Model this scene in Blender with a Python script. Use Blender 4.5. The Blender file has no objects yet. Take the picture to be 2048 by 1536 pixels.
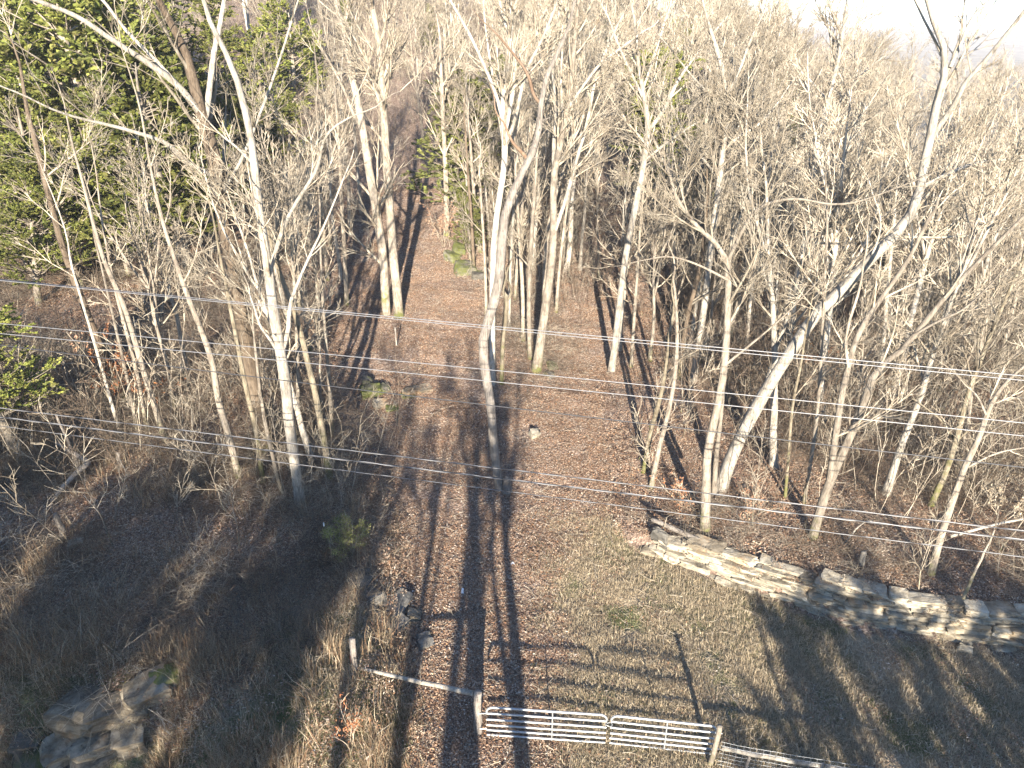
import bpy, math
import numpy as np
from mathutils import Vector

R = math.radians
SC = bpy.context.scene
COL = SC.collection

# ------------------------------------------------------------------ camera, sky, sun, exposure
CAM_H, PITCH, FPX = 15.5, 26.0, 1470.0           # metres above the gate, degrees down, focal length in photo pixels
cam_d = bpy.data.cameras.new('camera')
cam_d.sensor_width = 36.0
cam_d.lens = FPX / 2048.0 * 36.0
cam_d.clip_start, cam_d.clip_end = 0.1, 8000.0
cam = bpy.data.objects.new('camera', cam_d)
cam.location = (0, 0, CAM_H)
cam.rotation_euler = (R(90 - PITCH), 0, 0)
COL.objects.link(cam)
SC.camera = cam

SUN_EL, SUN_AZ = 17.0, -0.8                      # low sun straight behind the camera
world = bpy.data.worlds.new('World')
SC.world = world
world.use_nodes = True
wn = world.node_tree
bg = wn.nodes['Background']
sky = wn.nodes.new('ShaderNodeTexSky')
sky.sky_type = 'NISHITA'
sky.sun_disc = False
sky.sun_elevation = R(SUN_EL)
sky.sun_rotation = R(180 + SUN_AZ)
sky.altitude = 200
sky.air_density = 1.0
sky.dust_density = 0.2
sky.ozone_density = 5.0
wn.links.new(sky.outputs[0], bg.inputs[0])
bg.inputs[1].default_value = 0.085

sun_d = bpy.data.lights.new('sun', 'SUN')
sun_d.energy = 5.0
sun_d.angle = R(0.53)
sun_d.color = (1.0, 0.90, 0.76)
sun = bpy.data.objects.new('sun', sun_d)
sdir = Vector((math.sin(R(SUN_AZ)) * math.cos(R(SUN_EL)), math.cos(R(SUN_AZ)) * math.cos(R(SUN_EL)), -math.sin(R(SUN_EL))))
sun.rotation_euler = sdir.to_track_quat('-Z', 'Y').to_euler()
sun.location = (0, -40, 40)
COL.objects.link(sun)

vs = SC.view_settings
vs.view_transform = 'Standard'
vs.look = 'None'
vs.gamma = 1.0
vs.use_curve_mapping = False
vs.exposure = 2.2
SC.cycles.max_bounces = 5
SC.cycles.diffuse_bounces = 3
SC.cycles.use_denoising = True
SC.cycles.volume_bounces = 0

# ------------------------------------------------------------------ numpy helpers
def nrm(v):
    return v / np.maximum(np.linalg.norm(v, axis=-1, keepdims=True), 1e-9)

def smooth(a, b, t):
    t = np.clip((t - a) / (b - a), 0, 1)
    return t * t * (3 - 2 * t)

_NZ = np.random.default_rng(7).random((256, 256))
def vnoise(x, y, scale, seed=0):
    x = np.asarray(x, float) / scale + seed * 17.3
    y = np.asarray(y, float) / scale + seed * 9.7
    xi, yi = np.floor(x).astype(int), np.floor(y).astype(int)
    fx, fy = x - xi, y - yi
    fx, fy = fx * fx * (3 - 2 * fx), fy * fy * (3 - 2 * fy)
    g = lambda i, j: _NZ[i % 256, j % 256]
    return (g(xi, yi) * (1 - fx) + g(xi + 1, yi) * fx) * (1 - fy) + (g(xi, yi + 1) * (1 - fx) + g(xi + 1, yi + 1) * fx) * fy

# ------------------------------------------------------------------ the lie of the land
WX = [3.6, 4.4, 6.1, 8.0, 9.6, 12.0, 14.0, 18.0, 26.0, 40.0]       # foot of the stone ledge
WY = [19.4, 18.8, 17.7, 16.6, 15.8, 15.2, 14.9, 14.6, 14.0, 13.0]
WH = [0.0, 0.36, 0.62, 0.82, 0.95, 0.95, 0.92, 0.85, 0.8, 0.6]
def bank_edge(y):
    return np.interp(y, [9, 12, 16, 22, 28, 34, 45, 60], [-2.2, -2.3, -3.0, -4.2, -7.0, -9.0, -10.5, -13.0])

def height(x, y):
    x, y = np.asarray(x, float), np.asarray(y, float)
    c = np.interp(y, [-80, 12, 16, 20, 26, 34, 45, 60, 80, 110, 150, 220, 400, 3000],
                  [-2.2, 0, .12, .35, .9, 2.2, 4.2, 7.2, 11.5, 17.5, 24, 30, 33, 33])
    r = np.interp(y, [-80, 12, 16, 20, 26, 35, 50, 80, 120, 200, 400, 800, 1100, 1500, 2200, 3000],
                  [-2.2, 0, .12, .3, .4, .5, .6, -.5, -4, -9, -15, -18, -14, 2, 6, 8])
    r = r + smooth(500, 1500, y) * 8 * (vnoise(x, y, 420, 3) - .5)
    w = smooth(0.05, 0.40, x / (np.maximum(y, 0) + 10.0))
    h = c * (1 - w) + r * w
    d = bank_edge(y) - x
    ramp = smooth(8.5, 12.6, y)
    h = h + ramp * (smooth(0.0, 1.5, d) * 0.8 + np.clip(d - 1.0, 0, 22) * 0.10) * (1 - 0.5 * smooth(30, 60, y))
    h = h - smooth(-6.3, -8.0, x) * smooth(13.0, 11.2, y) * 0.9
    wy = np.interp(x, WX, WY)
    wh = np.interp(x, WX, WH)
    db = y - wy
    h = h + wh * smooth(0.22, 0.58, db) * (1 - 0.75 * smooth(5, 16, db))
    h = h - 1.2 * np.exp(-((x - 21) / 5.0) ** 2 - ((y - 25) / 4.0) ** 2)
    nb = smooth(600, 60, y)
    h = h + nb * ((vnoise(x, y, 5.0, 1) - .5) * .38 + (vnoise(x, y, 1.6, 2) - .5) * .15 + (vnoise(x, y, .55, 5) - .5) * .06)
    return h

CP, SP = math.cos(R(PITCH)), math.sin(R(PITCH))
def ray(u, v):
    a, b = (u - 1024) / FPX, -(v - 768) / FPX
    return np.array([a, CP + b * SP, -SP + b * CP])
def at(u, v, y):
    """the point that stands y metres ahead on the sight line through photo pixel u, v"""
    d = ray(u, v)
    return np.array([0, 0, CAM_H]) + d * (y / d[1])
def hit(u, v):
    """where that sight line meets the ground"""
    d = ray(u, v)
    t = 4.0
    for _ in range(6000):
        p = np.array([0, 0, CAM_H]) + d * t
        if p[2] <= height(p[0], p[1]):
            break
        t += 0.03 if t < 90 else 1.0
    return p
def px2m(px, p):
    return px / FPX * (p[1] * CP + (CAM_H - p[2]) * SP)

# ------------------------------------------------------------------ mesh helpers
def mesh(name, v, quads=None, tris=None, mat=None, smooth_=True, col=None):
    me = bpy.data.meshes.new(name)
    v = np.asarray(v, np.float32).reshape(-1, 3)
    quads = np.zeros((0, 4), np.int32) if quads is None or len(quads) == 0 else np.asarray(quads, np.int32)
    tris = np.zeros((0, 3), np.int32) if tris is None or len(tris) == 0 else np.asarray(tris, np.int32)
    nq, nt = len(quads), len(tris)
    me.vertices.add(len(v))
    me.vertices.foreach_set('co', v.ravel())
    me.loops.add(nq * 4 + nt * 3)
    me.loops.foreach_set('vertex_index', np.concatenate([quads.ravel(), tris.ravel()]).astype(np.int32))
    me.polygons.add(nq + nt)
    me.polygons.foreach_set('loop_start', np.concatenate([np.arange(nq) * 4, nq * 4 + np.arange(nt) * 3]).astype(np.int32))
    me.polygons.foreach_set('use_smooth', np.full(nq + nt, smooth_))
    me.update(calc_edges=True)
    if col is not None:
        at_ = me.color_attributes.new('tint', 'FLOAT_COLOR', 'POINT')
        at_.data.foreach_set('color', np.asarray(col, np.float32).ravel())
    if mat is not None:
        me.materials.append(mat)
    return me

def obj(name, me, parent=None, label=None, cat=None, group=None, kind=None, loc=None, link=True):
    o = bpy.data.objects.new(name, me)
    if link:
        COL.objects.link(o)
    if parent is not None:
        o.parent = parent
    if loc is not None:
        o.location = loc
    if label: o['label'] = label
    if cat: o['category'] = cat
    if group: o['group'] = group
    if kind: o['kind'] = kind
    return o

def copy_tree(o, parent=None):
    c = o.copy()
    COL.objects.link(c)
    if parent is not None:
        c.parent = parent
    for ch in list(o.children):
        copy_tree(ch, c)
    return c

def tubes(P, Rad, S, rng=None, rough=0.0):
    """K polylines of N points -> K tubes with S sides"""
    P, Rad = np.asarray(P, float), np.asarray(Rad, float)
    K, N, _ = P.shape
    T = nrm(np.gradient(P, axis=1))
    mean = nrm(P[:, -1] - P[:, 0])
    ref = np.where(np.abs(mean[:, 2:3]) > .8, np.array([[1., 0, 0]]), np.array([[0, 0, 1.]]))[:, None, :]
    U = nrm(np.cross(T, np.broadcast_to(ref, T.shape)))
    V = np.cross(T, U)
    a = np.arange(S) / S * 2 * math.pi
    rr = np.repeat(Rad[:, :, None], S, axis=2)
    if rng is not None and rough > 0:
        lump = 1 + rough * (rng.random((K, 1, S)) - .5) + rough * (rng.random((K, N, S)) - .5)
        rr = rr * lump
    ring = P[:, :, None, :] + rr[..., None] * (np.cos(a)[:, None] * U[:, :, None, :] + np.sin(a)[:, None] * V[:, :, None, :])
    idx = np.arange(K * N * S).reshape(K, N, S)
    q = np.stack([idx[:, :-1, :], np.roll(idx, -1, 2)[:, :-1, :], np.roll(idx, -1, 2)[:, 1:, :], idx[:, 1:, :]], -1).reshape(-1, 4)
    return ring.reshape(-1, 3), q

def join(parts):
    vs_, qs_, off = [], [], 0
    for v, q in parts:
        vs_.append(v); qs_.append(q + off); off += len(v)
    return np.concatenate(vs_), np.concatenate(qs_)

def resample(pts, rad, n):
    pts, rad = np.asarray(pts, float), np.asarray(rad, float)
    # gentle corner rounding, then equal steps
    for _ in range(2):
        a, b = pts[:-1], pts[1:]
        ra, rb = rad[:-1], rad[1:]
        pts = np.concatenate([pts[:1], np.stack([.75 * a + .25 * b, .25 * a + .75 * b], 1).reshape(-1, 3), pts[-1:]])
        rad = np.concatenate([rad[:1], np.stack([.75 * ra + .25 * rb, .25 * ra + .75 * rb], 1).ravel(), rad[-1:]])
    s = np.concatenate([[0], np.cumsum(np.linalg.norm(np.diff(pts, axis=0), axis=1))])
    t = np.linspace(0, s[-1], n)
    return np.stack([np.interp(t, s, pts[:, k]) for k in range(3)], 1), np.interp(t, s, rad), s[-1]

def grow(rng, P, Rad, per, tlo, thi, llo, lhi, ang, n, wob, up, rfac, rtip, lmax=9.0):
    """children sprouting from K polylines; per = mean number on each (array or scalar)"""
    K, N = Rad.shape
    cnt = rng.poisson(np.broadcast_to(np.asarray(per, float), (K,)))
    idx = np.repeat(np.arange(K), cnt)
    C = len(idx)
    if C == 0:
        return np.zeros((0, n, 3)), np.zeros((0, n))
    t = rng.uniform(tlo, thi, C)
    f = t * (N - 1)
    i = np.minimum(f.astype(int), N - 2)
    w = (f - i)[:, None]
    p0 = P[idx, i] * (1 - w) + P[idx, i + 1] * w
    r0 = Rad[idx, i] * (1 - w[:, 0]) + Rad[idx, i + 1] * w[:, 0]
    T = nrm(P[idx, i + 1] - P[idx, i])
    L = np.linalg.norm(np.diff(P, axis=1), axis=2).sum(1)[idx]
    rv = nrm(rng.normal(size=(C, 3)))
    perp = nrm(rv - (rv * T).sum(1, keepdims=True) * T)
    a = rng.normal(ang, ang * .22, C)[:, None]
    d = nrm(np.cos(a) * T + np.sin(a) * perp)
    ln = np.minimum(L * rng.uniform(llo, lhi, C) * (1.12 - .55 * t), lmax)
    out = np.zeros((C, n, 3)); out[:, 0] = p0
    step = (ln / (n - 1))[:, None]
    for k in range(1, n):
        d = nrm(d + wob * rng.normal(size=(C, 3)) + np.array([0, 0, up]))
        out[:, k] = out[:, k - 1] + d * step
    ra = np.maximum(r0 * rfac * rng.uniform(.75, 1.1, C), rtip)
    ra = np.minimum(ra, ln * .03 + rtip)
    rad = ra[:, None] * (1 - np.linspace(0, 1, n)[None]) ** .9 + rtip
    return out, rad

# ------------------------------------------------------------------ materials
def new_mat(name):
    m = bpy.data.materials.new(name)
    m.use_nodes = True
    nt = m.node_tree
    b = nt.nodes['Principled BSDF']
    b.inputs['Roughness'].default_value = 0.85
    b.inputs['Specular IOR Level'].default_value = 0.2
    return m, nt, b
def N(nt, t, **k):
    n = nt.nodes.new(t)
    for a, v in k.items():
        setattr(n, a, v)
    return n
def ramp(nt, fac, stops, interp='LINEAR'):
    r = N(nt, 'ShaderNodeValToRGB')
    r.color_ramp.interpolation = interp
    el = r.color_ramp.elements
    while len(el) < len(stops):
        el.new(0.5)
    for e, (p, c) in zip(el, stops):
        e.position = p
        e.color = (*c, 1) if len(c) == 3 else c
    nt.links.new(fac, r.inputs[0])
    return r.outputs[0]
def mix(nt, fac, a, b, mode='MIX'):
    m = N(nt, 'ShaderNodeMix', data_type='RGBA', blend_type=mode)
    for s, v in ((m.inputs[0], fac), (m.inputs[6], a), (m.inputs[7], b)):
        if hasattr(v, 'is_output') or isinstance(v, bpy.types.NodeSocket):
            nt.links.new(v, s)
        elif isinstance(v, (int, float)):
            s.default_value = v
        else:
            s.default_value = (*v, 1)
    return m.outputs[2]
def noise(nt, vec, scale, detail=4, rough=.6):
    n = N(nt, 'ShaderNodeTexNoise')
    n.inputs['Scale'].default_value = scale
    n.inputs['Detail'].default_value = detail
    n.inputs['Roughness'].default_value = rough
    nt.links.new(vec, n.inputs['Vector'])
    return n.outputs['Fac']
def mapping(nt, vec, sc):
    m = N(nt, 'ShaderNodeMapping')
    m.inputs['Scale'].default_value = sc
    nt.links.new(vec, m.inputs['Vector'])
    return m.outputs[0]
def bump(nt, b, h, strength=.5, dist=.02):
    n = N(nt, 'ShaderNodeBump')
    n.inputs['Strength'].default_value = strength
    n.inputs['Distance'].default_value = dist
    nt.links.new(h, n.inputs['Height'])
    nt.links.new(n.outputs[0], b.inputs['Normal'])

def bark(name, dark, mid, pale, sc=(9, 9, 1.6), moss=0.0, jit=0.25):
    m, nt, b = new_mat(name)
    tc = N(nt, 'ShaderNodeTexCoord').outputs['Object']
    v = mapping(nt, tc, sc)
    f1 = noise(nt, v, 1.6, 6, .7)
    c = ramp(nt, f1, [(.28, dark), (.48, mid), (.68, pale)])
    f2 = noise(nt, tc, 2.2, 3, .6)
    c = mix(nt, ramp(nt, f2, [(.46, (0, 0, 0)), (.62, (.6, .6, .6))]), c, pale)
    f5 = noise(nt, mapping(nt, tc, (1, 1, .45)), 7.0, 5, .75)
    c = mix(nt, ramp(nt, f5, [(.55, (0, 0, 0)), (.68, (.65, .65, .65))]), c, dark)
    if moss > 0:
        f3 = noise(nt, tc, 1.3, 4, .65)
        sx = N(nt, 'ShaderNodeSeparateXYZ'); nt.links.new(tc, sx.inputs[0])
        mr = N(nt, 'ShaderNodeMapRange'); nt.links.new(sx.outputs[2], mr.inputs[0])
        mr.inputs[1].default_value = 0.2; mr.inputs[2].default_value = 3.6; mr.inputs[3].default_value = .14; mr.inputs[4].default_value = -.24
        ad = N(nt, 'ShaderNodeMath', operation='ADD'); nt.links.new(f3, ad.inputs[0]); nt.links.new(mr.outputs[0], ad.inputs[1])
        f3 = ad.outputs[0]
        c = mix(nt, ramp(nt, f3, [(.60 - .2 * moss, (0, 0, 0)), (.74 - .15 * moss, (.85, .85, .85))]), c, (.105, .115, .022))
    oi = N(nt, 'ShaderNodeObjectInfo').outputs['Random']
    k = N(nt, 'ShaderNodeMapRange')
    k.inputs[3].default_value = 1 - jit; k.inputs[4].default_value = 1 + jit
    nt.links.new(oi, k.inputs[0])
    hs = N(nt, 'ShaderNodeHueSaturation')
    nt.links.new(k.outputs[0], hs.inputs['Value'])
    nt.links.new(c, hs.inputs['Color'])
    nt.links.new(hs.outputs[0], b.inputs['Base Color'])
    bump(nt, b, noise(nt, v, 3.0, 6, .75), 1.0, .05)
    return m

M = {}
M['pale_bark'] = bark('pale_bark', (.10, .085, .068), (.28, .25, .205), (.44, .405, .345))
M['grey_bark'] = bark('grey_bark', (.07, .057, .044), (.19, .16, .125), (.32, .28, .225), moss=.2)
M['brown_bark'] = bark('brown_bark', (.035, .026, .019), (.095, .07, .048), (.18, .14, .10), sc=(14, 14, 1.1), moss=.3)
M['mossy_bark'] = bark('mossy_bark', (.055, .045, .03), (.15, .125, .085), (.26, .225, .165), moss=.6)
M['dead_wood'] = bark('dead_wood', (.055, .046, .04), (.19, .165, .14), (.34, .305, .265), sc=(22, 22, .9))
M['bare_wood'] = bark('bare_wood', (.10, .06, .035), (.20, .13, .085), (.29, .21, .15), sc=(22, 22, .9))
M['twig'] = bark('twig', (.08, .06, .042), (.24, .20, .148), (.42, .375, .295), sc=(3, 3, 1), jit=.42)
M['red_twig'] = bark('red_twig', (.055, .04, .028), (.11, .082, .058), (.18, .14, .105), sc=(3, 3, 1), jit=.25)

def tint_mat(name, trans=0.0, jit=.2, rough=.8):
    m, nt, b = new_mat(name)
    a = N(nt, 'ShaderNodeAttribute', attribute_name='tint').outputs['Color']
    oi = N(nt, 'ShaderNodeObjectInfo').outputs['Random']
    k = N(nt, 'ShaderNodeMapRange')
    k.inputs[3].default_value = 1 - jit; k.inputs[4].default_value = 1 + jit
    nt.links.new(oi, k.inputs[0])
    hs = N(nt, 'ShaderNodeHueSaturation')
    nt.links.new(k.outputs[0], hs.inputs['Value'])
    nt.links.new(a, hs.inputs['Color'])
    nt.links.new(hs.outputs[0], b.inputs['Base Color'])
    b.inputs['Roughness'].default_value = rough
    if trans:
        t = N(nt, 'ShaderNodeBsdfTranslucent')
        nt.links.new(hs.outputs[0], t.inputs['Color'])
        mx = N(nt, 'ShaderNodeMixShader')
        mx.inputs[0].default_value = trans
        nt.links.new(b.outputs[0], mx.inputs[1]); nt.links.new(t.outputs[0], mx.inputs[2])
        nt.links.new(mx.outputs[0], nt.nodes['Material Output'].inputs['Surface'])
    return m
M['leaf'] = tint_mat('dead_leaf', .15)
M['grass'] = tint_mat('grass_blade', .2)
M['cedar'] = tint_mat('cedar_spray', .2, .4)

def stone_mat(name, dark, mid, pale, rust, cover=.55):
    m, nt, b = new_mat(name)
    tc = N(nt, 'ShaderNodeNewGeometry').outputs['Position']
    c = ramp(nt, noise(nt, mapping(nt, tc, (1, 1, 3.5)), 2.4, 8, .7), [(.3, dark), (.48, mid), (.66, pale)])
    c = mix(nt, ramp(nt, noise(nt, tc, 1.1, 5, .7), [(cover, (0, 0, 0)), (cover + .17, (.8, .8, .8))]), c, rust)
    c = mix(nt, ramp(nt, noise(nt, tc, 9, 4, .7), [(.30, (.75, .75, .75)), (.42, (0, 0, 0))]), c, dark)
    oi = N(nt, 'ShaderNodeObjectInfo').outputs['Random']
    k = N(nt, 'ShaderNodeMapRange')
    k.inputs[3].default_value = .68; k.inputs[4].default_value = 1.12
    nt.links.new(oi, k.inputs[0])
    hs = N(nt, 'ShaderNodeHueSaturation')
    nt.links.new(k.outputs[0], hs.inputs['Value']); nt.links.new(c, hs.inputs['Color'])
    nt.links.new(hs.outputs[0], b.inputs['Base Color'])
    bump(nt, b, noise(nt, mapping(nt, tc, (1, 1, 2.5)), 7, 8, .75), .8, .04)
    return m
M['limestone'] = stone_mat('limestone', (.075, .062, .045), (.30, .265, .20), (.44, .405, .325), (.30, .20, .10))
M['rust_stone'] = stone_mat('rust_stone', (.05, .038, .026), (.19, .16, .115), (.31, .27, .205), (.26, .14, .055))
M['moss_stone'] = stone_mat('moss_stone', (.035, .032, .026), (.10, .092, .078), (.16, .148, .125), (.095, .11, .016), .40)

def metal(name, c, rough, met):
    m, nt, b = new_mat(name)
    tc = N(nt, 'ShaderNodeTexCoord').outputs['Object']
    cc = ramp(nt, noise(nt, tc, 14, 5, .6), [(.3, tuple(x * .72 for x in c)), (.6, c)])
    nt.links.new(cc, b.inputs['Base Color'])
    b.inputs['Metallic'].default_value = met
    b.inputs['Roughness'].default_value = rough
    b.inputs['Specular IOR Level'].default_value = .5
    return m
M['galvanised'] = metal('galvanised', (.36, .375, .38), .45, .5)
M['wire'] = metal('bare_wire', (.42, .42, .43), .35, .5)
M['cable'] = metal('black_cable', (.035, .035, .038), .5, 0)
M['red'] = metal('red_mark', (.5, .04, .05), .6, 0)
M['white'] = metal('white_scrap', (.78, .78, .76), .6, 0)

# ground: colour comes from three painted weights (leaf litter, pale dry grass, green) plus fine procedural breakup
def ground_mat():
    m, nt, b = new_mat('forest_floor')
    tc = N(nt, 'ShaderNodeNewGeometry').outputs['Position']
    A = N(nt, 'ShaderNodeAttribute', attribute_name='tint')
    sep = N(nt, 'ShaderNodeSeparateColor')
    nt.links.new(A.outputs['Color'], sep.inputs[0])
    vo = N(nt, 'ShaderNodeTexVoronoi', feature='F1')
    vo.inputs['Scale'].default_value = 16
    nt.links.new(tc, vo.inputs['Vector'])
    sc = N(nt, 'ShaderNodeSeparateColor')
    nt.links.new(vo.outputs['Color'], sc.inputs[0])
    leaf = ramp(nt, sc.outputs[0], [(0, (.08, .055, .042)), (.3, (.16, .105, .078)), (.6, (.24, .165, .125)), (.85, (.33, .25, .19)), (1, (.46, .38, .31))])
    soil = ramp(nt, noise(nt, tc, 3, 6, .7), [(.3, (.06, .046, .036)), (.7, (.16, .125, .095))])
    leaf = mix(nt, .35, leaf, soil)
    dry = ramp(nt, noise(nt, mapping(nt, tc, (14, 5, 8)), 2.2, 6, .75), [(.3, (.10, .078, .048)), (.5, (.24, .19, .125)), (.7, (.36, .30, .21))])
    grn = ramp(nt, noise(nt, tc, 11, 6, .75), [(.3, (.06, .062, .03)), (.55, (.12, .12, .06)), (.75, (.22, .19, .12))])
    n1 = noise(nt, tc, 1.7, 5, .7)
    def wt(sock, lo=.32, hi=.68):
        ad = N(nt, 'ShaderNodeMath', operation='ADD')
        nt.links.new(sock, ad.inputs[0])
        s = N(nt, 'ShaderNodeMath', operation='MULTIPLY_ADD')
        nt.links.new(n1, s.inputs[0]); s.inputs[1].default_value = .9; s.inputs[2].default_value = -.45
        nt.links.new(s.outputs[0], ad.inputs[1])
        return ramp(nt, ad.outputs[0], [(lo, (0, 0, 0)), (hi, (1, 1, 1))])
    c = mix(nt, wt(sep.outputs[1]), leaf, dry)
    c = mix(nt, wt(sep.outputs[2]), c, grn)
    c = mix(nt, wt(sep.outputs[0]), c, ramp(nt, noise(nt, tc, .05, 5, .6), [(.35, (.15, .125, .095)), (.65, (.30, .26, .2))]))
    nt.links.new(c, b.inputs['Base Color'])
    bump(nt, b, vo.outputs['Distance'], .6, .05)
    return m
M['ground'] = ground_mat()

# ------------------------------------------------------------------ ground sheet
def zones(x, y):
    """weights of dry grass and green grass, and of the far pale fields"""
    wy = np.interp(x, WX, WY)
    meadow = smooth(0.2, 2.6, x + .5 * (vnoise(x, y, 1.2, 9) - .5)) * smooth(.4, -.6, y - np.where(x > 3.6, wy, 21 - .0 * x)) * smooth(23, 18, y)
    green_strip = np.exp(-((x - np.interp(y, [13, 17, 20], [6.4, 5.4, 4.4])) / 1.3) ** 2) * smooth(21, 18, y)
    d = bank_edge(y) - x
    bank = smooth(-.5, .6, d) * smooth(18, 13.5, y)
    dry = np.clip(meadow * (.72 + .6 * (vnoise(x, y, 2.2, 4) - .3)) + bank * .45 * vnoise(x, y, 1.5, 6), 0, 1)
    green = np.clip(meadow * .85 * smooth(.38, .72, vnoise(x, y, 1.3, 8)) + green_strip * .55 * meadow + bank * .7 * smooth(.5, .8, vnoise(x, y, 2.4, 11)), 0, 1)
    far = smooth(.25, .55, x / (np.maximum(y, 0) + 10.)) * smooth(45, 90, y)
    return far, dry, green

def axis(lo, a, b, hi, fine):
    mid = np.arange(a, b + 1e-6, fine)
    def out(d0, L):
        r, s, o = d0, fine, []
        while r < L:
            s *= 1.16
            r += s
            o.append(r)
        return np.array(o)
    return np.concatenate([(a - out(0, a - lo))[::-1], mid, b + out(0, hi - b)])
gx = axis(-1500, -19, 22, 2100, .2)
gy = axis(-90, 9, 36, 2400, .2)
X, Y = np.meshgrid(gx, gy)
Z = height(X, Y)
ix = np.arange(len(gx) * len(gy)).reshape(len(gy), len(gx))
q = np.stack([ix[:-1, :-1], ix[:-1, 1:], ix[1:, 1:], ix[1:, :-1]], -1).reshape(-1, 4)
fz, dz, gz = zones(X, Y)
tint = np.stack([fz, dz, gz, np.ones_like(fz)], -1).reshape(-1, 4)
obj('ground', mesh('ground', np.stack([X, Y, Z], -1), q, mat=M['ground'], col=tint), kind='structure')

hz_m = bpy.data.materials.new('haze')
hz_m.use_nodes = True
hn = hz_m.node_tree
hn.nodes.remove(hn.nodes['Principled BSDF'])
hv = hn.nodes.new('ShaderNodeVolumePrincipled')
hv.inputs['Color'].default_value = (.93, .93, .95, 1)
hv.inputs['Density'].default_value = .00034
hv.inputs['Anisotropy'].default_value = 0.0
hn.links.new(hv.outputs[0], hn.nodes['Material Output'].inputs['Volume'])
hx0, hx1, hy0, hy1, hz0, hz1 = -3200, 3200, -900, 4200, -26.0, 56.0
hb = [(x_, y_, z_) for z_ in (hz0, hz1) for y_ in (hy0, hy1) for x_ in (hx0, hx1)]
obj('haze', mesh('haze', hb, [[0, 2, 3, 1], [4, 5, 7, 6], [0, 1, 5, 4], [2, 6, 7, 3], [0, 4, 6, 2], [1, 3, 7, 5]], mat=hz_m, smooth_=False), kind='stuff')

# ------------------------------------------------------------------ scatter of uncountable cover (geometry nodes, kind = stuff)
def scatter(name, pts, rot, scl, sources, rng, label, normal_tilt=False):
    c = bpy.data.collections.new(name + '_sources')
    for i, me in enumerate(sources):
        c.objects.link(bpy.data.objects.new('%s_%02d' % (name, i), me))
    me = bpy.data.meshes.new(name)
    n = len(pts)
    me.vertices.add(n)
    me.vertices.foreach_set('co', np.asarray(pts, np.float32).ravel())
    for an, ty, key, val in (('rot', 'FLOAT_VECTOR', 'vector', rot), ('scl', 'FLOAT', 'value', scl), ('pick', 'INT', 'value', rng.integers(0, len(sources), n))):
        a = me.attributes.new(an, ty, 'POINT')
        a.data.foreach_set(key, np.asarray(val, np.int32 if ty == 'INT' else np.float32).ravel())
    o = obj(name, me, kind='stuff', label=label)
    ng = bpy.data.node_groups.new(name, 'GeometryNodeTree')
    ng.interface.new_socket('Geometry', in_out='INPUT', socket_type='NodeSocketGeometry')
    ng.interface.new_socket('Geometry', in_out='OUTPUT', socket_type='NodeSocketGeometry')
    gi, go = ng.nodes.new('NodeGroupInput'), ng.nodes.new('NodeGroupOutput')
    ci = ng.nodes.new('GeometryNodeCollectionInfo')
    ci.inputs['Collection'].default_value = c
    ci.inputs['Separate Children'].default_value = True
    ci.inputs['Reset Children'].default_value = True
    ip = ng.nodes.new('GeometryNodeInstanceOnPoints')
    ip.inputs['Pick Instance'].default_value = True
    def na(nm, ty):
        a = ng.nodes.new('GeometryNodeInputNamedAttribute')
        a.data_type = ty
        a.inputs['Name'].default_value = nm
        return [s for s in a.outputs if s.enabled and s.name == 'Attribute'][0]
    L = ng.links.new
    L(gi.outputs[0], ip.inputs['Points'])
    L(ci.outputs[0], ip.inputs['Instance'])
    L(na('pick', 'INT'), ip.inputs['Instance Index'])
    L(na('rot', 'FLOAT_VECTOR'), ip.inputs['Rotation'])
    L(na('scl', 'FLOAT'), ip.inputs['Scale'])
    L(ip.outputs[0], go.inputs[0])
    md = o.modifiers.new('scatter', 'NODES')
    md.node_group = ng
    return o

def slope_rot(x, y, rng):
    e = .25
    sx = (height(x + e, y) - height(x - e, y)) / (2 * e)
    sy = (height(x, y + e) - height(x, y - e)) / (2 * e)
    return np.stack([np.clip(np.arctan(sy), -.6, .6), np.clip(-np.arctan(sx), -.6, .6), rng.uniform(0, 6.28, len(x))], -1)

def sample_ground(rng, n, y0, y1, power=1.0):
    """random ground positions in and a little beyond the camera's view"""
    y = y0 + (y1 - y0) * rng.random(n) ** power
    hw = .72 * (y * CP + (CAM_H - 1) * SP) + 2.0
    x = rng.uniform(-1, 1, n) * hw
    return x, y

def leaf_patch(seed, n, rad, pal):
    r = np.random.default_rng(seed)
    ang, rr = r.uniform(0, 6.28, n), rad * np.sqrt(r.random(n))
    c = np.stack([rr * np.cos(ang), rr * np.sin(ang), r.uniform(.004, .035, n)], -1)
    yaw, L = r.uniform(0, 6.28, n), r.uniform(.017, .038, n)
    W = L * r.uniform(.28, .45, n)
    d = nrm(np.stack([np.cos(yaw), np.sin(yaw), r.normal(0, .24, n)], -1))
    s = nrm(np.cross(d, np.array([0, 0, 1.])) + np.stack([np.zeros(n), np.zeros(n), r.normal(0, .30, n)], -1))
    up = np.cross(s, d)
    v = np.stack([c - d * L[:, None], c + s * W[:, None] + up * (W * .5)[:, None], c + d * L[:, None], c - s * W[:, None] + up * (W * .5)[:, None]], 1)
    i = np.arange(n)[:, None] * 4
    t = np.concatenate([i + [0, 2, 1], i + [0, 3, 2]])
    pal = np.array(pal)
    col = pal[r.integers(0, len(pal), n)] * r.uniform(.7, 1.25, (n, 1))
    col = np.concatenate([np.repeat(col, 4, 0), np.ones((n * 4, 1))], 1)
    return mesh('leaf_patch', v, tris=t, mat=M['leaf'], smooth_=False, col=col)

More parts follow.
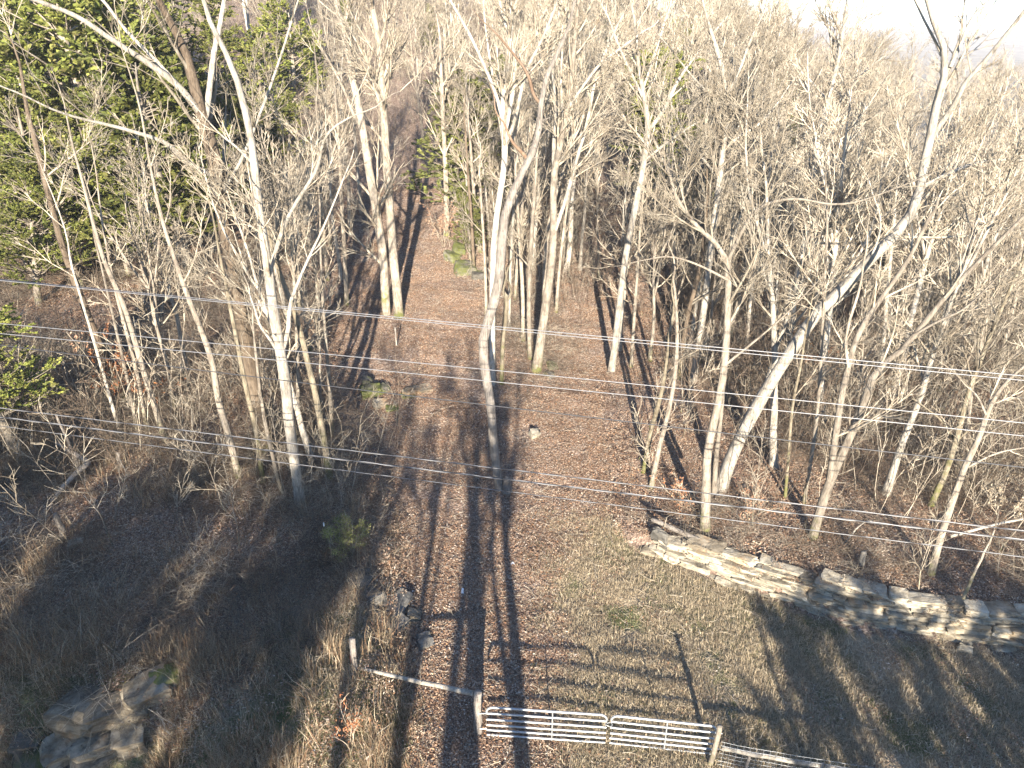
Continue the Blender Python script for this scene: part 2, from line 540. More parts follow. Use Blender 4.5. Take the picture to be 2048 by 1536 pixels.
BROWN = [(.30, .19, .125), (.22, .13, .088), (.37, .245, .165), (.13, .082, .056), (.44, .335, .24), (.50, .42, .33), (.28, .19, .13), (.36, .20, .105), (.38, .285, .2), (.17, .10, .066)]
TAN = [(.30, .235, .17), (.38, .31, .23), (.22, .16, .12), (.48, .42, .35), (.18, .12, .09)]
rng = np.random.default_rng(11)
x, y = sample_ground(rng, 26000, 10.2, 52, 1.25)
fz, dz, gz = zones(x, y)
keep = rng.random(len(x)) < np.clip(1.0 - 1.1 * dz - .9 * gz, .06, 1) * (.45 + .75 * smooth(.25, .6, vnoise(x, y, 1.4, 88)))
db = y - np.interp(x, WX, WY)
keep &= ~((x > 3.9) & (db > -.3) & (db < .62))
x, y = x[keep], y[keep]
scatter('leaf_litter', np.stack([x, y, height(x, y)], -1), slope_rot(x, y, rng), rng.uniform(.8, 1.35, len(x)),
        [leaf_patch(s, 210, .5, BROWN) for s in range(6)] + [leaf_patch(s, 130, .5, TAN) for s in range(20, 22)], rng,
        'brown fallen leaves covering the track and the woodland floor')

def tuft(seed, n, h0, h1, spread, lean, pal, w=.006):
    r = np.random.default_rng(seed)
    a, rr = r.uniform(0, 6.28, n), spread * np.sqrt(r.random(n))
    p = np.stack([rr * np.cos(a), rr * np.sin(a), np.full(n, -.02)], -1)
    la, lm = r.uniform(0, 6.28, n), np.abs(r.normal(0, lean, n))
    h = r.uniform(h0, h1, n)
    d1 = nrm(np.stack([np.cos(la) * lm, np.sin(la) * lm, np.ones(n)], -1))
    d2 = nrm(np.stack([np.cos(la) * lm * 2.6, np.sin(la) * lm * 2.6, np.full(n, .75)], -1))
    s = nrm(np.stack([-np.sin(la), np.cos(la), np.zeros(n)], -1) + r.normal(0, .5, (n, 3)))
    m_ = p + d1 * (h * .55)[:, None]
    t_ = m_ + d2 * (h * .45)[:, None]
    ww = (w * r.uniform(.7, 1.4, n))[:, None]
    v = np.stack([p - s * ww, p + s * ww, m_ + s * ww * .8, m_ - s * ww * .8, t_], 1)
    i = np.arange(n)[:, None] * 5
    q_ = i + [0, 1, 2, 3]
    t3 = i + [3, 2, 4]
    col = np.array(pal)[r.integers(0, len(pal), n)] * r.uniform(.75, 1.2, (n, 1))
    col = np.concatenate([np.repeat(col, 5, 0), np.ones((n * 5, 1))], 1)
    return mesh('tuft', v, q_, t3, M['grass'], False, col)

STRAW = [(.38, .31, .21), (.48, .41, .29), (.29, .23, .15), (.42, .34, .23), (.20, .155, .10)]
GREEN = [(.085, .105, .035), (.12, .14, .05), (.07, .09, .03), (.18, .185, .085), (.24, .215, .13)]
rng = np.random.default_rng(12)
x, y = sample_ground(rng, 85000, 9.8, 24, 1.0)
fz, dz, gz = zones(x, y)
keep = rng.random(len(x)) < np.clip((dz * 1.7) * smooth(.22, .6, .6 * vnoise(x, y, 1.1, 77) + .4 * vnoise(x, y, .4, 79)), 0, .9)
xs, ys = x[keep], y[keep]
scatter('dry_grass', np.stack([xs, ys, height(xs, ys)], -1), slope_rot(xs, ys, rng), rng.uniform(.5, 1.7, len(xs)),
        [tuft(s, 40, .04, .17, .19, 1.9, STRAW, .0038) for s in range(5)], rng, 'pale matted dry grass beside the track and below the stone ledge')
keep = rng.random(len(x)) < np.clip(gz * .95 * smooth(.25, .65, vnoise(x, y, .5, 78)), 0, .6)
xs, ys = x[keep], y[keep]
scatter('green_grass', np.stack([xs, ys, height(xs, ys)], -1), slope_rot(xs, ys, rng), rng.uniform(.6, 1.4, len(xs)),
        [tuft(s, 36, .04, .12, .16, .9, GREEN, .004) for s in range(30, 34)], rng, 'short green winter grass growing in patches')
# twigs and short sticks lying in the leaves
def sticks(seed, n):
    r = np.random.default_rng(seed)
    P = np.zeros((n, 4, 3)); P[:, 0] = np.stack([r.uniform(-.7, .7, n), r.uniform(-.7, .7, n), r.uniform(.02, .05, n)], -1)
    b = r.uniform(0, 6.28, n); d = np.stack([np.cos(b), np.sin(b), r.normal(0, .08, n)], -1)
    st = (r.uniform(.1, .65, n) ** 1.4 / 3)[:, None]
    for k in range(1, 4):
        d = nrm(d + r.normal(0, .2, (n, 3)) * [1, 1, .3]); P[:, k] = P[:, k - 1] + d * st
    Rd = np.linspace(1, .6, 4)[None] * r.uniform(.003, .009, n)[:, None]
    return mesh('sticks', *tubes(P, Rd, 4), mat=M['twig'])
x2, y2 = sample_ground(rng, 2600, 10.5, 46, 1.1)
scatter('fallen_twigs', np.stack([x2, y2, height(x2, y2)], -1), slope_rot(x2, y2, rng), rng.uniform(.7, 1.4, len(x2)), [sticks(s, 7) for s in range(5)], rng, 'dead twigs and short sticks lying among the fallen leaves')
# tall dead weeds on the left bank
x, y = sample_ground(rng, 26000, 10.0, 22, 1.0)
d = bank_edge(y) - x
keep = (rng.random(len(x)) < smooth(-.4, .8, d) * (.18 + .55 * smooth(15.5, 12, y)) * (.3 + 1.2 * smooth(.4, .7, vnoise(x, y, 1.3, 21))))
for u_, v_ in ((240, 1432), (172, 1432), (225, 1478), (150, 1492), (298, 1392), (262, 1500)):
    p_ = hit(u_, v_ + 12)
    keep &= ((x - p_[0]) ** 2 + (y - p_[1]) ** 2) > .62 ** 2
xs, ys = x[keep], y[keep]
rot = np.stack([rng.normal(0, .22, len(xs)), rng.normal(0, .22, len(xs)), rng.uniform(0, 6.28, len(xs))], -1)
scatter('tall_dead_weeds', np.stack([xs, ys, height(xs, ys)], -1), rot, rng.uniform(.55, 1.25, len(xs)),
        [tuft(s, 16, .3, .95, .16, .28, STRAW + [(.22, .13, .075), (.26, .17, .10)], .0042) for s in range(40, 46)], rng,
        'tall dead straw weeds and stalks on the left bank')

# bramble tangles
def bramble(seed, n, h, mat, r0=.0032):
    r = np.random.default_rng(seed)
    a, rr = r.uniform(0, 6.28, n), .5 * np.sqrt(r.random(n))
    P = np.zeros((n, 6, 3)); P[:, 0] = np.stack([rr * np.cos(a), rr * np.sin(a), np.full(n, -.05)], -1)
    b = r.uniform(0, 6.28, n)
    d = nrm(np.stack([np.cos(b) * .5, np.sin(b) * .5, np.ones(n)], -1))
    st = (h * r.uniform(.5, 1.3, n) / 4)[:, None]
    for k in range(1, 6):
        d = nrm(d + r.normal(0, .25, (n, 3)) + np.stack([np.cos(b) * .2, np.sin(b) * .2, np.full(n, -.28)], -1))
        P[:, k] = P[:, k - 1] + d * st
    Rd = np.linspace(r0, r0 * .5, 6)[None].repeat(n, 0)
    C, RC = grow(r, P, Rd, 3.0, .25, .95, .25, .5, .8, 3, .25, .05, .7, r0 * .45)
    v, q_ = join([tubes(P, Rd, 3), tubes(C, RC, 3)])
    return mesh('bramble', v, q_, mat=mat)
rng = np.random.default_rng(13)
x, y = sample_ground(rng, 15000, 12.5, 60, 1.0)
d = bank_edge(y) - x
wl = smooth(.2, 1.5, d) * (.25 + .55 * smooth(14, 19, y)) * smooth(.30, .6, vnoise(x, y, 2.5, 31))
wy = np.interp(x, WX, WY)
wr = smooth(.5, 1.2, y - wy) * smooth(4.6, 6.6, x - .10 * (y - 18)) * .42 * smooth(.3, .6, vnoise(x, y, 2.5, 32))
wm = np.exp(-((x - .9) / 1.7) ** 2) * smooth(27, 31, y) * smooth(52, 46, y) * .45
keep = rng.random(len(x)) < np.maximum(np.maximum(wl, wr), wm)
xs, ys = x[keep], y[keep]
scatter('bramble_tangle', np.stack([xs, ys, height(xs, ys)], -1), np.stack([rng.normal(0, .15, len(xs)), rng.normal(0, .15, len(xs)), rng.uniform(0, 6.28, len(xs))], -1),
        rng.uniform(.6, 1.5, len(xs)), [bramble(s, 26, 1.0, M['red_twig'] if s % 3 else M['twig']) for s in range(6)], rng,
        'tangled brown brambles and bare undergrowth among the trees')
# thin switches of undergrowth in the deeper wood
def switches(seed, n, h):
    r = np.random.default_rng(seed)
    P = np.zeros((n, 6, 3)); P[:, 0] = np.stack([r.normal(0, .8, n), r.normal(0, .8, n), np.full(n, -.1)], -1)
    d = nrm(np.stack([r.normal(0, .18, n), r.normal(0, .18, n), np.ones(n)], -1))
    st = (h * r.uniform(.4, 1.2, n) / 5)[:, None]
    for k in range(1, 6):
        d = nrm(d + r.normal(0, .12, (n, 3)))
        P[:, k] = P[:, k - 1] + d * st
    Rd = np.linspace(.010, .004, 6)[None].repeat(n, 0)
    C, RC = grow(r, P, Rd, 5, .3, .97, .2, .45, .7, 4, .16, .04, .6, .004)
    D, RD = grow(r, C, RC, 2.5, .2, .95, .3, .6, .7, 3, .2, .02, .7, .0035)
    v, q_ = join([tubes(P, Rd, 4), tubes(C, RC, 3), tubes(D, RD, 3)])
    return mesh('switches', v, q_, mat=M['red_twig'] if seed % 2 else M['twig'])
x, y = sample_ground(rng, 9000, 20, 115, 1.0)
d = bank_edge(y) - x
wl = smooth(.5, 2.5, d) * np.where((x < -10) & (y > 26) & (y < 62), .06, .17)
wr = smooth(6, 8.5, x - .12 * (y - 18)) * .24 * smooth(18, 26, y)
wc = np.maximum(smooth(46, 56, y) * .22, smooth(33, 40, y) * (np.abs(x - 1.5) < 3.5) * .3)
keep = rng.random(len(x)) < np.maximum(np.maximum(wl, wr), wc)
xs, ys = x[keep], y[keep]
scatter('understorey', np.stack([xs, ys, height(xs, ys)], -1), np.stack([rng.normal(0, .06, len(xs)), rng.normal(0, .06, len(xs)), rng.uniform(0, 6.28, len(xs))], -1),
        rng.uniform(.7, 1.5, len(xs)), [switches(s, 9, 3.2) for s in range(6)], rng, 'thin bare switches of understorey crowding the wood')

# ------------------------------------------------------------------ trees
def crown(rng, P0, R0, dens=1.0, fine=True, tlo=.35, up=.07, rtip=.003, l1=(.16, .36)):
    """three or four orders of bare branches on the polylines P0 (list of arrays of one length)"""
    P0, R0 = np.asarray(P0), np.asarray(R0)
    L = np.linalg.norm(np.diff(P0, axis=1), axis=2).sum(1)
    a, ra = grow(rng, P0, R0, np.clip(L * 1.9, 4, 26) * dens, tlo, .99, l1[0], l1[1], .70, 8, .085, up, .42, rtip * 2.2, 4.2)
    La = np.linalg.norm(np.diff(a, axis=1), axis=2).sum(1)
    b, rb = grow(rng, a, ra, np.clip(La * 3.2, 2, 9), .12, .97, .30, .60, .62, 6, .085, up * .8, .5, rtip * 1.4, 1.9)
    out = [tubes(a, ra, 4), tubes(b, rb, 3)]
    Lb = np.linalg.norm(np.diff(b, axis=1), axis=2).sum(1)
    c, rc = grow(rng, b, rb, np.clip(Lb * 4.6, 1.2, 5), .12, .97, .35, .65, .58, 4, .11, up * .6, .6, rtip, .9)
    out.append(tubes(c, rc, 3))
    if fine:
        e, re_ = grow(rng, c, rc, 1.1, .25, .95, .35, .65, .6, 3, .12, up * .4, .8, rtip * .8, .35)
        out.append(tubes(e, re_, 3))
    return join(out)

def proto_tree(seed, h, r, mat, fork=2, lean=.04, dens=1.0, tlo=.38, fine=True, rtip=.0042):
    """a bare tree built round its own base; returns the Empty with trunk and crown"""
    g = np.random.default_rng(seed)
    n = 14
    P = np.zeros((1, n, 3)); P[0, 0] = (0, 0, -.4)
    d = nrm(np.array([g.normal(0, lean), g.normal(0, lean), 1.]))
    for k in range(1, n):
        d = nrm(d + g.normal(0, .045, 3) + np.array([0, 0, .05]))
        P[0, k] = P[0, k - 1] + d * (h + .4) / (n - 1)
    Rd = (r * (1 - np.linspace(0, 1, n)) ** .85 + .012)[None]
    Rd[0, 0] *= 1.5; Rd[0, 1] *= 1.1
    F, RF = grow(g, P, Rd, 0.0, .5, .6, .4, .5, .4, n, .05, .08, .7, .01)
    if fork:
        idx = np.zeros(1, int)
        F, RF = grow(g, np.repeat(P, fork, 0), np.repeat(Rd, fork, 0), 1.6, .35, .75, .40, .62, .42, n, .06, .09, .72, .012, 9)
    v, q_ = join([tubes(P, Rd, 8, g, .18)] + ([tubes(F, RF, 6, g, .12)] if len(F) else []))
    root = obj('bare_tree', None)
    obj('trunk', mesh('trunk', v, q_, mat=mat), root)
    PP = np.concatenate([P, F]) if len(F) else P
    RR = np.concatenate([Rd, RF]) if len(F) else Rd
    v, q_ = crown(g, PP, RR, dens, fine, tlo, rtip=rtip)
    obj('crown', mesh('crown', v, q_, mat=M['twig']), root, kind='stuff')
    return root

def poly(px, w, y, bend=0.0, n=18, seed=0):
    """photo-pixel polyline with start and end widths (or a width list) -> metres at depth y, wandering in depth by bend"""
    g = np.random.default_rng(seed)
    k = len(px)
    s = np.linspace(0, 1, k)
    yy = y + bend * s + g.normal(0, .10, k) * (s > 0)
    pts = np.array([at(u, v, b) for (u, v), b in zip(px, yy)])
    ww = np.interp(s, np.linspace(0, 1, len(w)), w)
    rad = np.array([px2m(a, p) / 2 for a, p in zip(ww, pts)])
    return resample(pts, rad, n)

ALLTREE = []
def traced(name, label, px, w, limbs=(), mat='grey_bark', base=None, dens=1.0, tlo=.3, extend=2.0, seed=1, cat='tree', crown_on=True, rtip=.003,
           l1=(.16, .36), group=None, depth=None, fine=True, limb_mat=None):
    """one tree of the photograph: its trunk, its big limbs one by one, and its fine crown, standing where its foot meets the ground"""
    g = np.random.default_rng(seed * 7 + 3)
    foot = hit(*(base or px[0]))
    y = foot[1] if depth is None else depth
    P, Rd, L = poly(px, w, y, 0.0, 22, seed)
    off = np.array([foot[0], foot[1], height(foot[0], foot[1])])
    if depth is not None:
        off = np.array([P[0, 0], y, height(P[0, 0], y)])
    # foot goes into the ground, slightly flared
    dr = nrm(P[0] - P[2])
    P = np.concatenate([[P[0] + dr * .35], P]); Rd = np.concatenate([[Rd[0] * 1.35], Rd])
    Rd[1] *= 1.15
    if extend > 0:
        d = nrm(P[-1] - P[-4])
        e = np.array([P[-1] + d * extend * t + g.normal(0, .08, 3) for t in (.25, .5, .75, 1)])
        P = np.concatenate([P, e]); Rd = np.concatenate([Rd, Rd[-1] * np.array([.8, .6, .4, .15])])
    root = obj(name, None, None, label, cat, group, loc=tuple(off))
    S = 14 if w[0] > 16 else 10 if w[0] > 9 else 7
    P1, R1, _ = resample(P, Rd, 26)
    v, q_ = tubes((P1 - off)[None], R1[None], S, g, .16)
    SB, SR = grow(g, P1[None], R1[None], 7, .12, .8, .012, .035, 1.0, 4, .12, .04, .35, .006, .5)
    if len(SB):
        SR = np.maximum(SR, .012); SR[:, -1] = .006
        v2, q2 = tubes(SB - off, SR, 5)
        v, q_ = join([(v, q_), (v2, q2)])
    obj('trunk', mesh('trunk', v, q_, mat=M[mat]), root)
    PS, RS = [P1], [R1]
    for li, (lp, lw, bend) in enumerate(limbs):
        # start on the trunk's own depth
        A, RA, _ = poly(lp, lw, y, bend, 22, seed * 31 + li)
        d = nrm(A[-1] - A[-4])
        ex = 1.2
        e = np.array([A[-1] + d * ex * t + g.normal(0, .06, 3) for t in (.33, .66, 1)])
        A = np.concatenate([A, e]); RA = np.concatenate([RA, RA[-1] * np.array([.75, .5, .15])])
        A, RA, _ = resample(A, RA, 26)
        v, q_ = tubes((A - off)[None], RA[None], 9 if lw[0] > 8 else 6, g, .14)
        obj('limb', mesh('limb', v, q_, mat=M[limb_mat or mat]), root)
        PS.append(A); RS.append(RA)
    if crown_on:
        PS, RS = np.array(PS), np.array(RS)
        dens *= .68
        v, q_ = crown(g, PS[:1], RS[:1], dens, fine, tlo, rtip=rtip, l1=l1)
        parts = [(v, q_)]
        if len(PS) > 1:
            parts.append(crown(g, PS[1:], RS[1:], dens, fine, .15, rtip=rtip, l1=l1))
        v, q_ = join(parts)
        obj('crown', mesh('crown', v - off, q_, mat=M['twig']), root, kind='stuff')
    ALLTREE.append(root)
    return root

# ---- left of the track
traced('bare_tree', 'tall pale grey barked tree left of the track, forked and nearest the bank', 
       [(600, 1008), (590, 930), (578, 850), (570, 760), (562, 705), (548, 640), (540, 560), (533, 520), (516, 410), (506, 308), (500, 256), (478, 178), (468, 130), (431, 68), (410, 31), (400, -30)],
       [19, 20, 21, 19, 17, 14, 12, 10, 7],
       [([(562, 706), (578, 664), (578, 609), (595, 568), (615, 520), (650, 450), (690, 350)], [11, 6, 3], 1.5),
        ([(541, 540), (560, 470), (588, 410), (639, 335), (642, 290), (663, 253), (720, 225)], [9, 7, 3], -1.0),
        ([(554, 702), (540, 678), (520, 654), (509, 616)], [7, 6, 4], -.3),
        ([(508, 330), (470, 290), (440, 270), (380, 200)], [6, 4, 2], .8)],
       'pale_bark', dens=.5, tlo=.45, seed=1)
traced('bare_tree', 'large brown furrowed tree on the left slope with a long pale limb reaching left',
       [(526, 880), (510, 800), (495, 700), (480, 600), (462, 520), (441, 393), (427, 308), (407, 239), (393, 205), (385, 140), (359, 75), (328, 24), (314, 0), (300, -40)],
       [32, 31, 29, 28, 25, 17, 14, 10],
       [([(400, 225), (359, 171), (308, 133), (239, 89), (202, 65), (161, 34), (99, 10), (40, -10)], [15, 12, 10, 8], -1.5),
        ([(410, 240), (420, 171), (427, 103), (437, 68), (450, -10)], [13, 11, 8], .8),
        ([(425, 352), (359, 318), (342, 287), (290, 270), (232, 253), (154, 236), (102, 219), (51, 191), (-10, 168)], [10, 9, 7, 4, 3], -2.2),
        ([(355, 168), (300, 110), (250, 60), (210, 5)], [9, 7, 6], .5),
        ([(440, 390), (480, 330), (520, 230), (560, 120), (590, 20)], [8, 6, 4], .6)],
       'brown_bark', base=(530, 905), dens=.38, tlo=.5, seed=2, limb_mat='pale_bark')
traced('bare_tree', 'twin trunked big pale tree beside the left fork of the track',
       [(798, 632), (792, 560), (787, 520), (779, 410), (772, 308), (767, 222), (762, 154), (759, 103), (753, 51), (741, 0), (735, -40)],
       [19, 18, 17, 16, 15, 13, 11],
       [([(773, 628), (769, 560), (767, 510), (762, 478), (745, 376), (731, 300), (724, 240), (714, 205), (694, 85), (680, 44), (672, -10)], [17, 17, 16, 14, 10], -.5),
        ([(765, 190), (790, 130), (820, 60), (850, 0)], [7, 5, 3], .8),
        ([(728, 270), (700, 215), (690, 180), (640, 90)], [8, 6, 4], -.8)],
       'grey_bark', dens=.8, tlo=.45, seed=3)
LEFT = [
 ('tan leaning tree behind the orange leaved branches on the left slope', [(331, 883), (308, 808), (284, 732), (267, 671), (246, 602), (212, 534), (195, 480), (170, 380)], [11, 11, 9, 6], 'grey_bark'),
 ('thin straight tree just left of the tan leaning one on the left slope', [(294, 862), (273, 739), (250, 654), (225, 560), (205, 450)], [8, 7, 4], 'grey_bark'),
 ('slim spotted tree with orange leaves hanging beside its trunk', [(276, 872), (262, 790), (246, 720), (228, 640), (200, 520)], [7, 6, 4], 'grey_bark'),
 ('slim whitish tree left of the orange leaved branches', [(239, 862), (212, 767), (185, 671), (160, 590), (140, 520)], [7, 6, 4], 'pale_bark'),
 ('forked tan tree with many fine side branches in the middle of the left slope', [(478, 955), (455, 859), (434, 800), (427, 722), (400, 654), (376, 596), (349, 517), (320, 430), (300, 330)], [13, 12, 11, 8, 5], 'grey_bark'),
 ('mossy slender tree standing right of the forked tan tree', [(526, 968), (513, 859), (492, 780), (478, 705), (465, 640), (450, 560)], [10, 9, 6], 'mossy_bark'),
 ('thin grey tree close to the left of the tall pale forked tree', [(564, 985), (540, 893), (525, 820), (515, 740), (505, 640)], [8, 7, 4], 'grey_bark'),
 ('tan mossy tree right behind the tall pale forked tree', [(660, 958), (639, 825), (615, 722), (595, 637), (554, 534), (530, 440)], [14, 12, 10, 6], 'mossy_bark'),
 ('straight thin tan tree between the pale forked tree and the tan mossy tree', [(595, 882), (596, 780), (594, 671), (588, 560), (580, 450)], [8, 7, 5], 'grey_bark'),
 ('thin tree at the left edge of the track below the mossy rocks', [(664, 872), (660, 773), (652, 690), (645, 600), (640, 480)], [8, 7, 4], 'grey_bark'),
 ('dark trunked tree deep in the wood on the far left', [(250, 800), (205, 700), (171, 620), (126, 500), (100, 400), (70, 280)], [14, 13, 10], 'brown_bark'),
 ('slender grey tree standing on the leafy slope left of the twin trunks', [(694, 610), (690, 520), (684, 420), (680, 320), (672, 200)], [9, 8, 5], 'grey_bark'),
 ('slender tree behind the grey one on the leafy slope', [(655, 560), (645, 440), (640, 330), (632, 200)], [8, 7, 5], 'grey_bark'),
]
for i, (lb, px, w, mt) in enumerate(LEFT):
    traced('bare_tree', lb, px, w, (), mt, dens=.26, tlo=.5, seed=20 + i, extend=3.5, rtip=.0032)

# ---- the dead snag and the clump in the middle of the track
sn = traced('dead_snag', 'bent grey dead snag with stripped bark standing in the middle of the track',
       [(1000, 978), (990, 920), (985, 860), (982, 800), (970, 740), (963, 690), (970, 650), (990, 610), (1000, 550), (1003, 500), (1006, 461), (1008, 417), (1022, 393), (1042, 352), (1056, 318), (1076, 290), (1085, 263), (1078, 212), (1080, 195), (1090, 147), (1117, 106), (1138, 68), (1145, 17)],
       [17, 17, 18, 19, 18, 17, 15, 14, 11, 10, 8, 5], 
       [([(1079, 205), (1066, 191), (1059, 154), (1042, 126), (1011, 89)], [8, 7, 5], .3),
        ([(1056, 320), (1040, 300), (1025, 287), (1008, 246)], [8, 7, 4], -.3)],
       'dead_wood', crown_on=False, extend=.6, seed=50, cat='dead tree', limb_mat='bare_wood')
traced('bare_tree', 'pale many stemmed tree rising directly behind the dead snag',
       [(984, 768), (984, 705), (984, 620), (985, 534), (988, 478), (994, 420), (1008, 342), (1011, 300), (1008, 266), (1005, 222), (1008, 171), (1018, 102), (1022, 44), (1025, -10)],
       [13, 13, 13, 13, 12, 11, 8],
       [([(1009, 270), (1022, 205), (1032, 143), (1025, 85), (1005, 34), (998, -10)], [9, 8, 6], .4),
        ([(1008, 262), (998, 205), (981, 160), (960, 113), (943, 75), (919, 34), (895, -10)], [8, 7, 5], -.8),
        ([(1010, 290), (1032, 239), (1049, 143), (1083, 85), (1120, -10)], [8, 7, 5], .8),
        ([(985, 150), (975, 90), (968, 30), (966, -10)], [5, 4, 3], -.4)],
       'pale_bark', dens=.8, tlo=.5, seed=51)
traced('bare_tree', 'moss footed tree with fanning white stems right of the dead snag',
       [(1072, 742), (1080, 688), (1090, 620), (1097, 568), (1102, 534), (1108, 480), (1106, 393), (1106, 342), (1118, 308), (1128, 239), (1140, 212), (1145, 120), (1152, 51), (1158, -10)],
       [19, 17, 15, 14, 13, 12, 10, 7],
       [([(1108, 335), (1107, 290), (1114, 222), (1104, 137), (1107, 80), (1125, -10)], [9, 8, 5], .6),
        ([(1138, 215), (1172, 164), (1203, 123), (1234, 102), (1290, 60)], [7, 6, 3], -.6),
        ([(1110, 460), (1135, 390), (1155, 310), (1175, 250), (1190, 150), (1230, 60)], [9, 8, 5], .5),
        ([(1128, 240), (1120, 170), (1125, 90), (1140, 0)], [6, 5, 3], .2)],
       'grey_bark', dens=.9, tlo=.45, seed=52, limb_mat='pale_bark')
MID = [
 ('thin pale tree with a mossy foot left of the fanning white stems', [(1060, 718), (1057, 640), (1059, 550), (1062, 480), (1070, 380), (1075, 280)], [9, 8, 5], 'grey_bark'),
 ('thin straight tree behind the mossy footed pair in the middle clump', [(1046, 682), (1046, 600), (1042, 520), (1036, 430), (1030, 330)], [8, 7, 5], 'grey_bark'),
 ('thin tree on the right of the middle clump with a curved stem', [(1085, 600), (1090, 520), (1098, 440), (1120, 360), (1150, 280)], [8, 7, 4], 'grey_bark'),
 ('slim tree at the back of the middle clump beside the green cedar', [(960, 505), (950, 430), (945, 350), (938, 250)], [8, 7, 5], 'grey_bark'),
 ('slim pale stem between the snag and the mossy footed pair', [(1018, 655), (1020, 560), (1025, 450), (1032, 350), (1035, 260)], [7, 6, 4], 'pale_bark'),
 ('thin tree left of the snag bend in the middle clump', [(973, 640), (971, 540), (964, 430), (958, 330)], [7, 6, 4], 'grey_bark'),
 ('thin stem leaning right behind the fanning white stems', [(1112, 625), (1120, 520), (1134, 410), (1150, 320)], [7, 6, 4], 'grey_bark'),
 ('dark thin tree on the mossy mound left of the snag', [(948, 545), (944, 450), (936, 350), (930, 250)], [7, 6, 4], 'brown_bark'),
 ('thin stem rising behind the loop crook stub', [(1030, 600), (1036, 500), (1048, 380), (1058, 280)], [7, 6, 4], 'grey_bark'),
 ('tan straight tree at the upper end of the track left of the cedar', [(893, 470), (893, 400), (890, 320), (885, 220), (880, 100)], [12, 10, 7], 'grey_bark'),
]
for i, (lb, px, w, mt) in enumerate(MID):
    traced('bare_tree', lb, px, w, (), mt, dens=.7, tlo=.35, seed=60 + i, extend=2.0)
traced('dead_snag', 'short dead stub with a looped crook right behind the big snag',
       [(1003, 768), (1005, 690), (1014, 620), (1012, 590)], [9, 8, 9],
       [([(1013, 600), (1005, 585), (1010, 565)], [5, 4], 0), ([(1014, 602), (1024, 588), (1018, 566)], [5, 4], 0)],
       'mossy_bark', crown_on=False, extend=.15, seed=70, cat='dead tree')

# ---- right of the track
traced('bare_tree', 'big leaning pale tree arching to the right above the stone ledge',
       [(1440, 980), (1464, 910), (1498, 842), (1526, 790), (1560, 736), (1601, 674), (1635, 620), (1683, 582), (1720, 541), (1758, 500), (1800, 462), (1826, 438), (1843, 370), (1850, 318), (1861, 273), (1871, 222), (1881, 171), (1900, 130), (1885, 70), (1860, 30)],
       [26, 25, 24, 23, 21, 20, 18, 18, 16, 12, 9],
       [([(1858, 285), (1880, 250), (1912, 205), (1929, 164), (1963, 130), (1997, 89), (2050, 20)], [12, 10, 7], -.8),
        ([(1842, 375), (1900, 345), (1960, 322), (2040, 318)], [10, 7, 5], .6),
        ([(1900, 135), (1925, 80), (1945, 30), (1990, -10)], [8, 6, 4], .3),
        ([(1740, 520), (1760, 470), (1762, 430), (1745, 390)], [5, 4, 3], -.4)],
       'pale_bark', dens=.6, tlo=.5, seed=80)
traced('bare_tree', 'grey double stemmed tree left of the big leaning tree',
       [(1410, 1062), (1412, 996), (1414, 910), (1420, 873), (1433, 825), (1447, 756), (1454, 671), (1457, 585), (1457, 534), (1457, 506), (1430, 482), (1413, 472), (1368, 427), (1348, 393), (1335, 330)],
       [20, 17, 16, 14, 12, 10, 8, 6],
       [([(1428, 985), (1432, 910), (1440, 850), (1446, 790)], [11, 9, 7], .5),
        ([(1457, 520), (1480, 470), (1509, 417), (1553, 400), (1604, 396), (1656, 410), (1707, 407), (1758, 390), (1792, 376)], [8, 7, 5, 4, 3], -.8),
        ([(1450, 730), (1500, 690), (1560, 640), (1590, 610)], [6, 4, 3], -.6),
        ([(1456, 560), (1400, 530), (1340, 510), (1290, 520)], [6, 4, 2], -.9)],
       'grey_bark', dens=.55, tlo=.4, seed=81)
traced('bare_tree', 'tan tree on the ledge terrace whose stem bends sharply to the right',
       [(1624, 1078), (1642, 1013), (1662, 955), (1686, 903), (1717, 835), (1734, 784), (1751, 732), (1768, 722), (1796, 715), (1826, 671), (1861, 633), (1891, 589), (1946, 534), (1990, 490), (2060, 420)],
       [17, 17, 15, 13, 11, 10, 8, 6],
       [([(1660, 960), (1666, 910), (1673, 859), (1683, 790), (1697, 732), (1710, 678), (1734, 637), (1758, 602), (1789, 561), (1820, 517), (1850, 450)], [15, 13, 12, 10, 8], .8),
        ([(1697, 735), (1690, 690), (1698, 640), (1720, 580), (1728, 520)], [7, 6, 4], .4),
        ([(1826, 671), (1880, 640), (1930, 620), (1990, 560)], [6, 5, 3], -.5)],
       'grey_bark', dens=.42, tlo=.4, seed=82)
traced('bare_tree', 'tan tree standing at the rim of the stone ledge on the right',
       [(1861, 1148), (1885, 1059), (1904, 1008), (1929, 931), (1960, 876), (1974, 825), (1991, 790), (2015, 760), (2050, 730)],
       [15, 13, 12, 10, 7, 5],
       [([(1960, 880), (2000, 850), (2050, 830)], [5, 4, 3], -.4),
        ([(1972, 830), (1955, 790), (1930, 770)], [5, 4, 2], .3),
        ([(1925, 940), (1990, 905), (2050, 895)], [5, 4, 2], .4)],
       'grey_bark', dens=.75, tlo=.3, seed=83)
traced('bare_tree', 'mossy slanting tree behind the tree at the ledge rim',
       [(1861, 1013), (1892, 944), (1912, 886), (1926, 825), (1946, 756), (1970, 698), (1991, 644), (2028, 562), (2060, 480)],
       [11, 11, 9, 7, 5],
       [([(1912, 886), (1885, 840), (1850, 815), (1830, 800)], [6, 4, 2], .3), ([(1915, 880), (1950, 850), (1985, 835)], [5, 3, 2], -.3)],
       'mossy_bark', dens=.75, tlo=.3, seed=84)
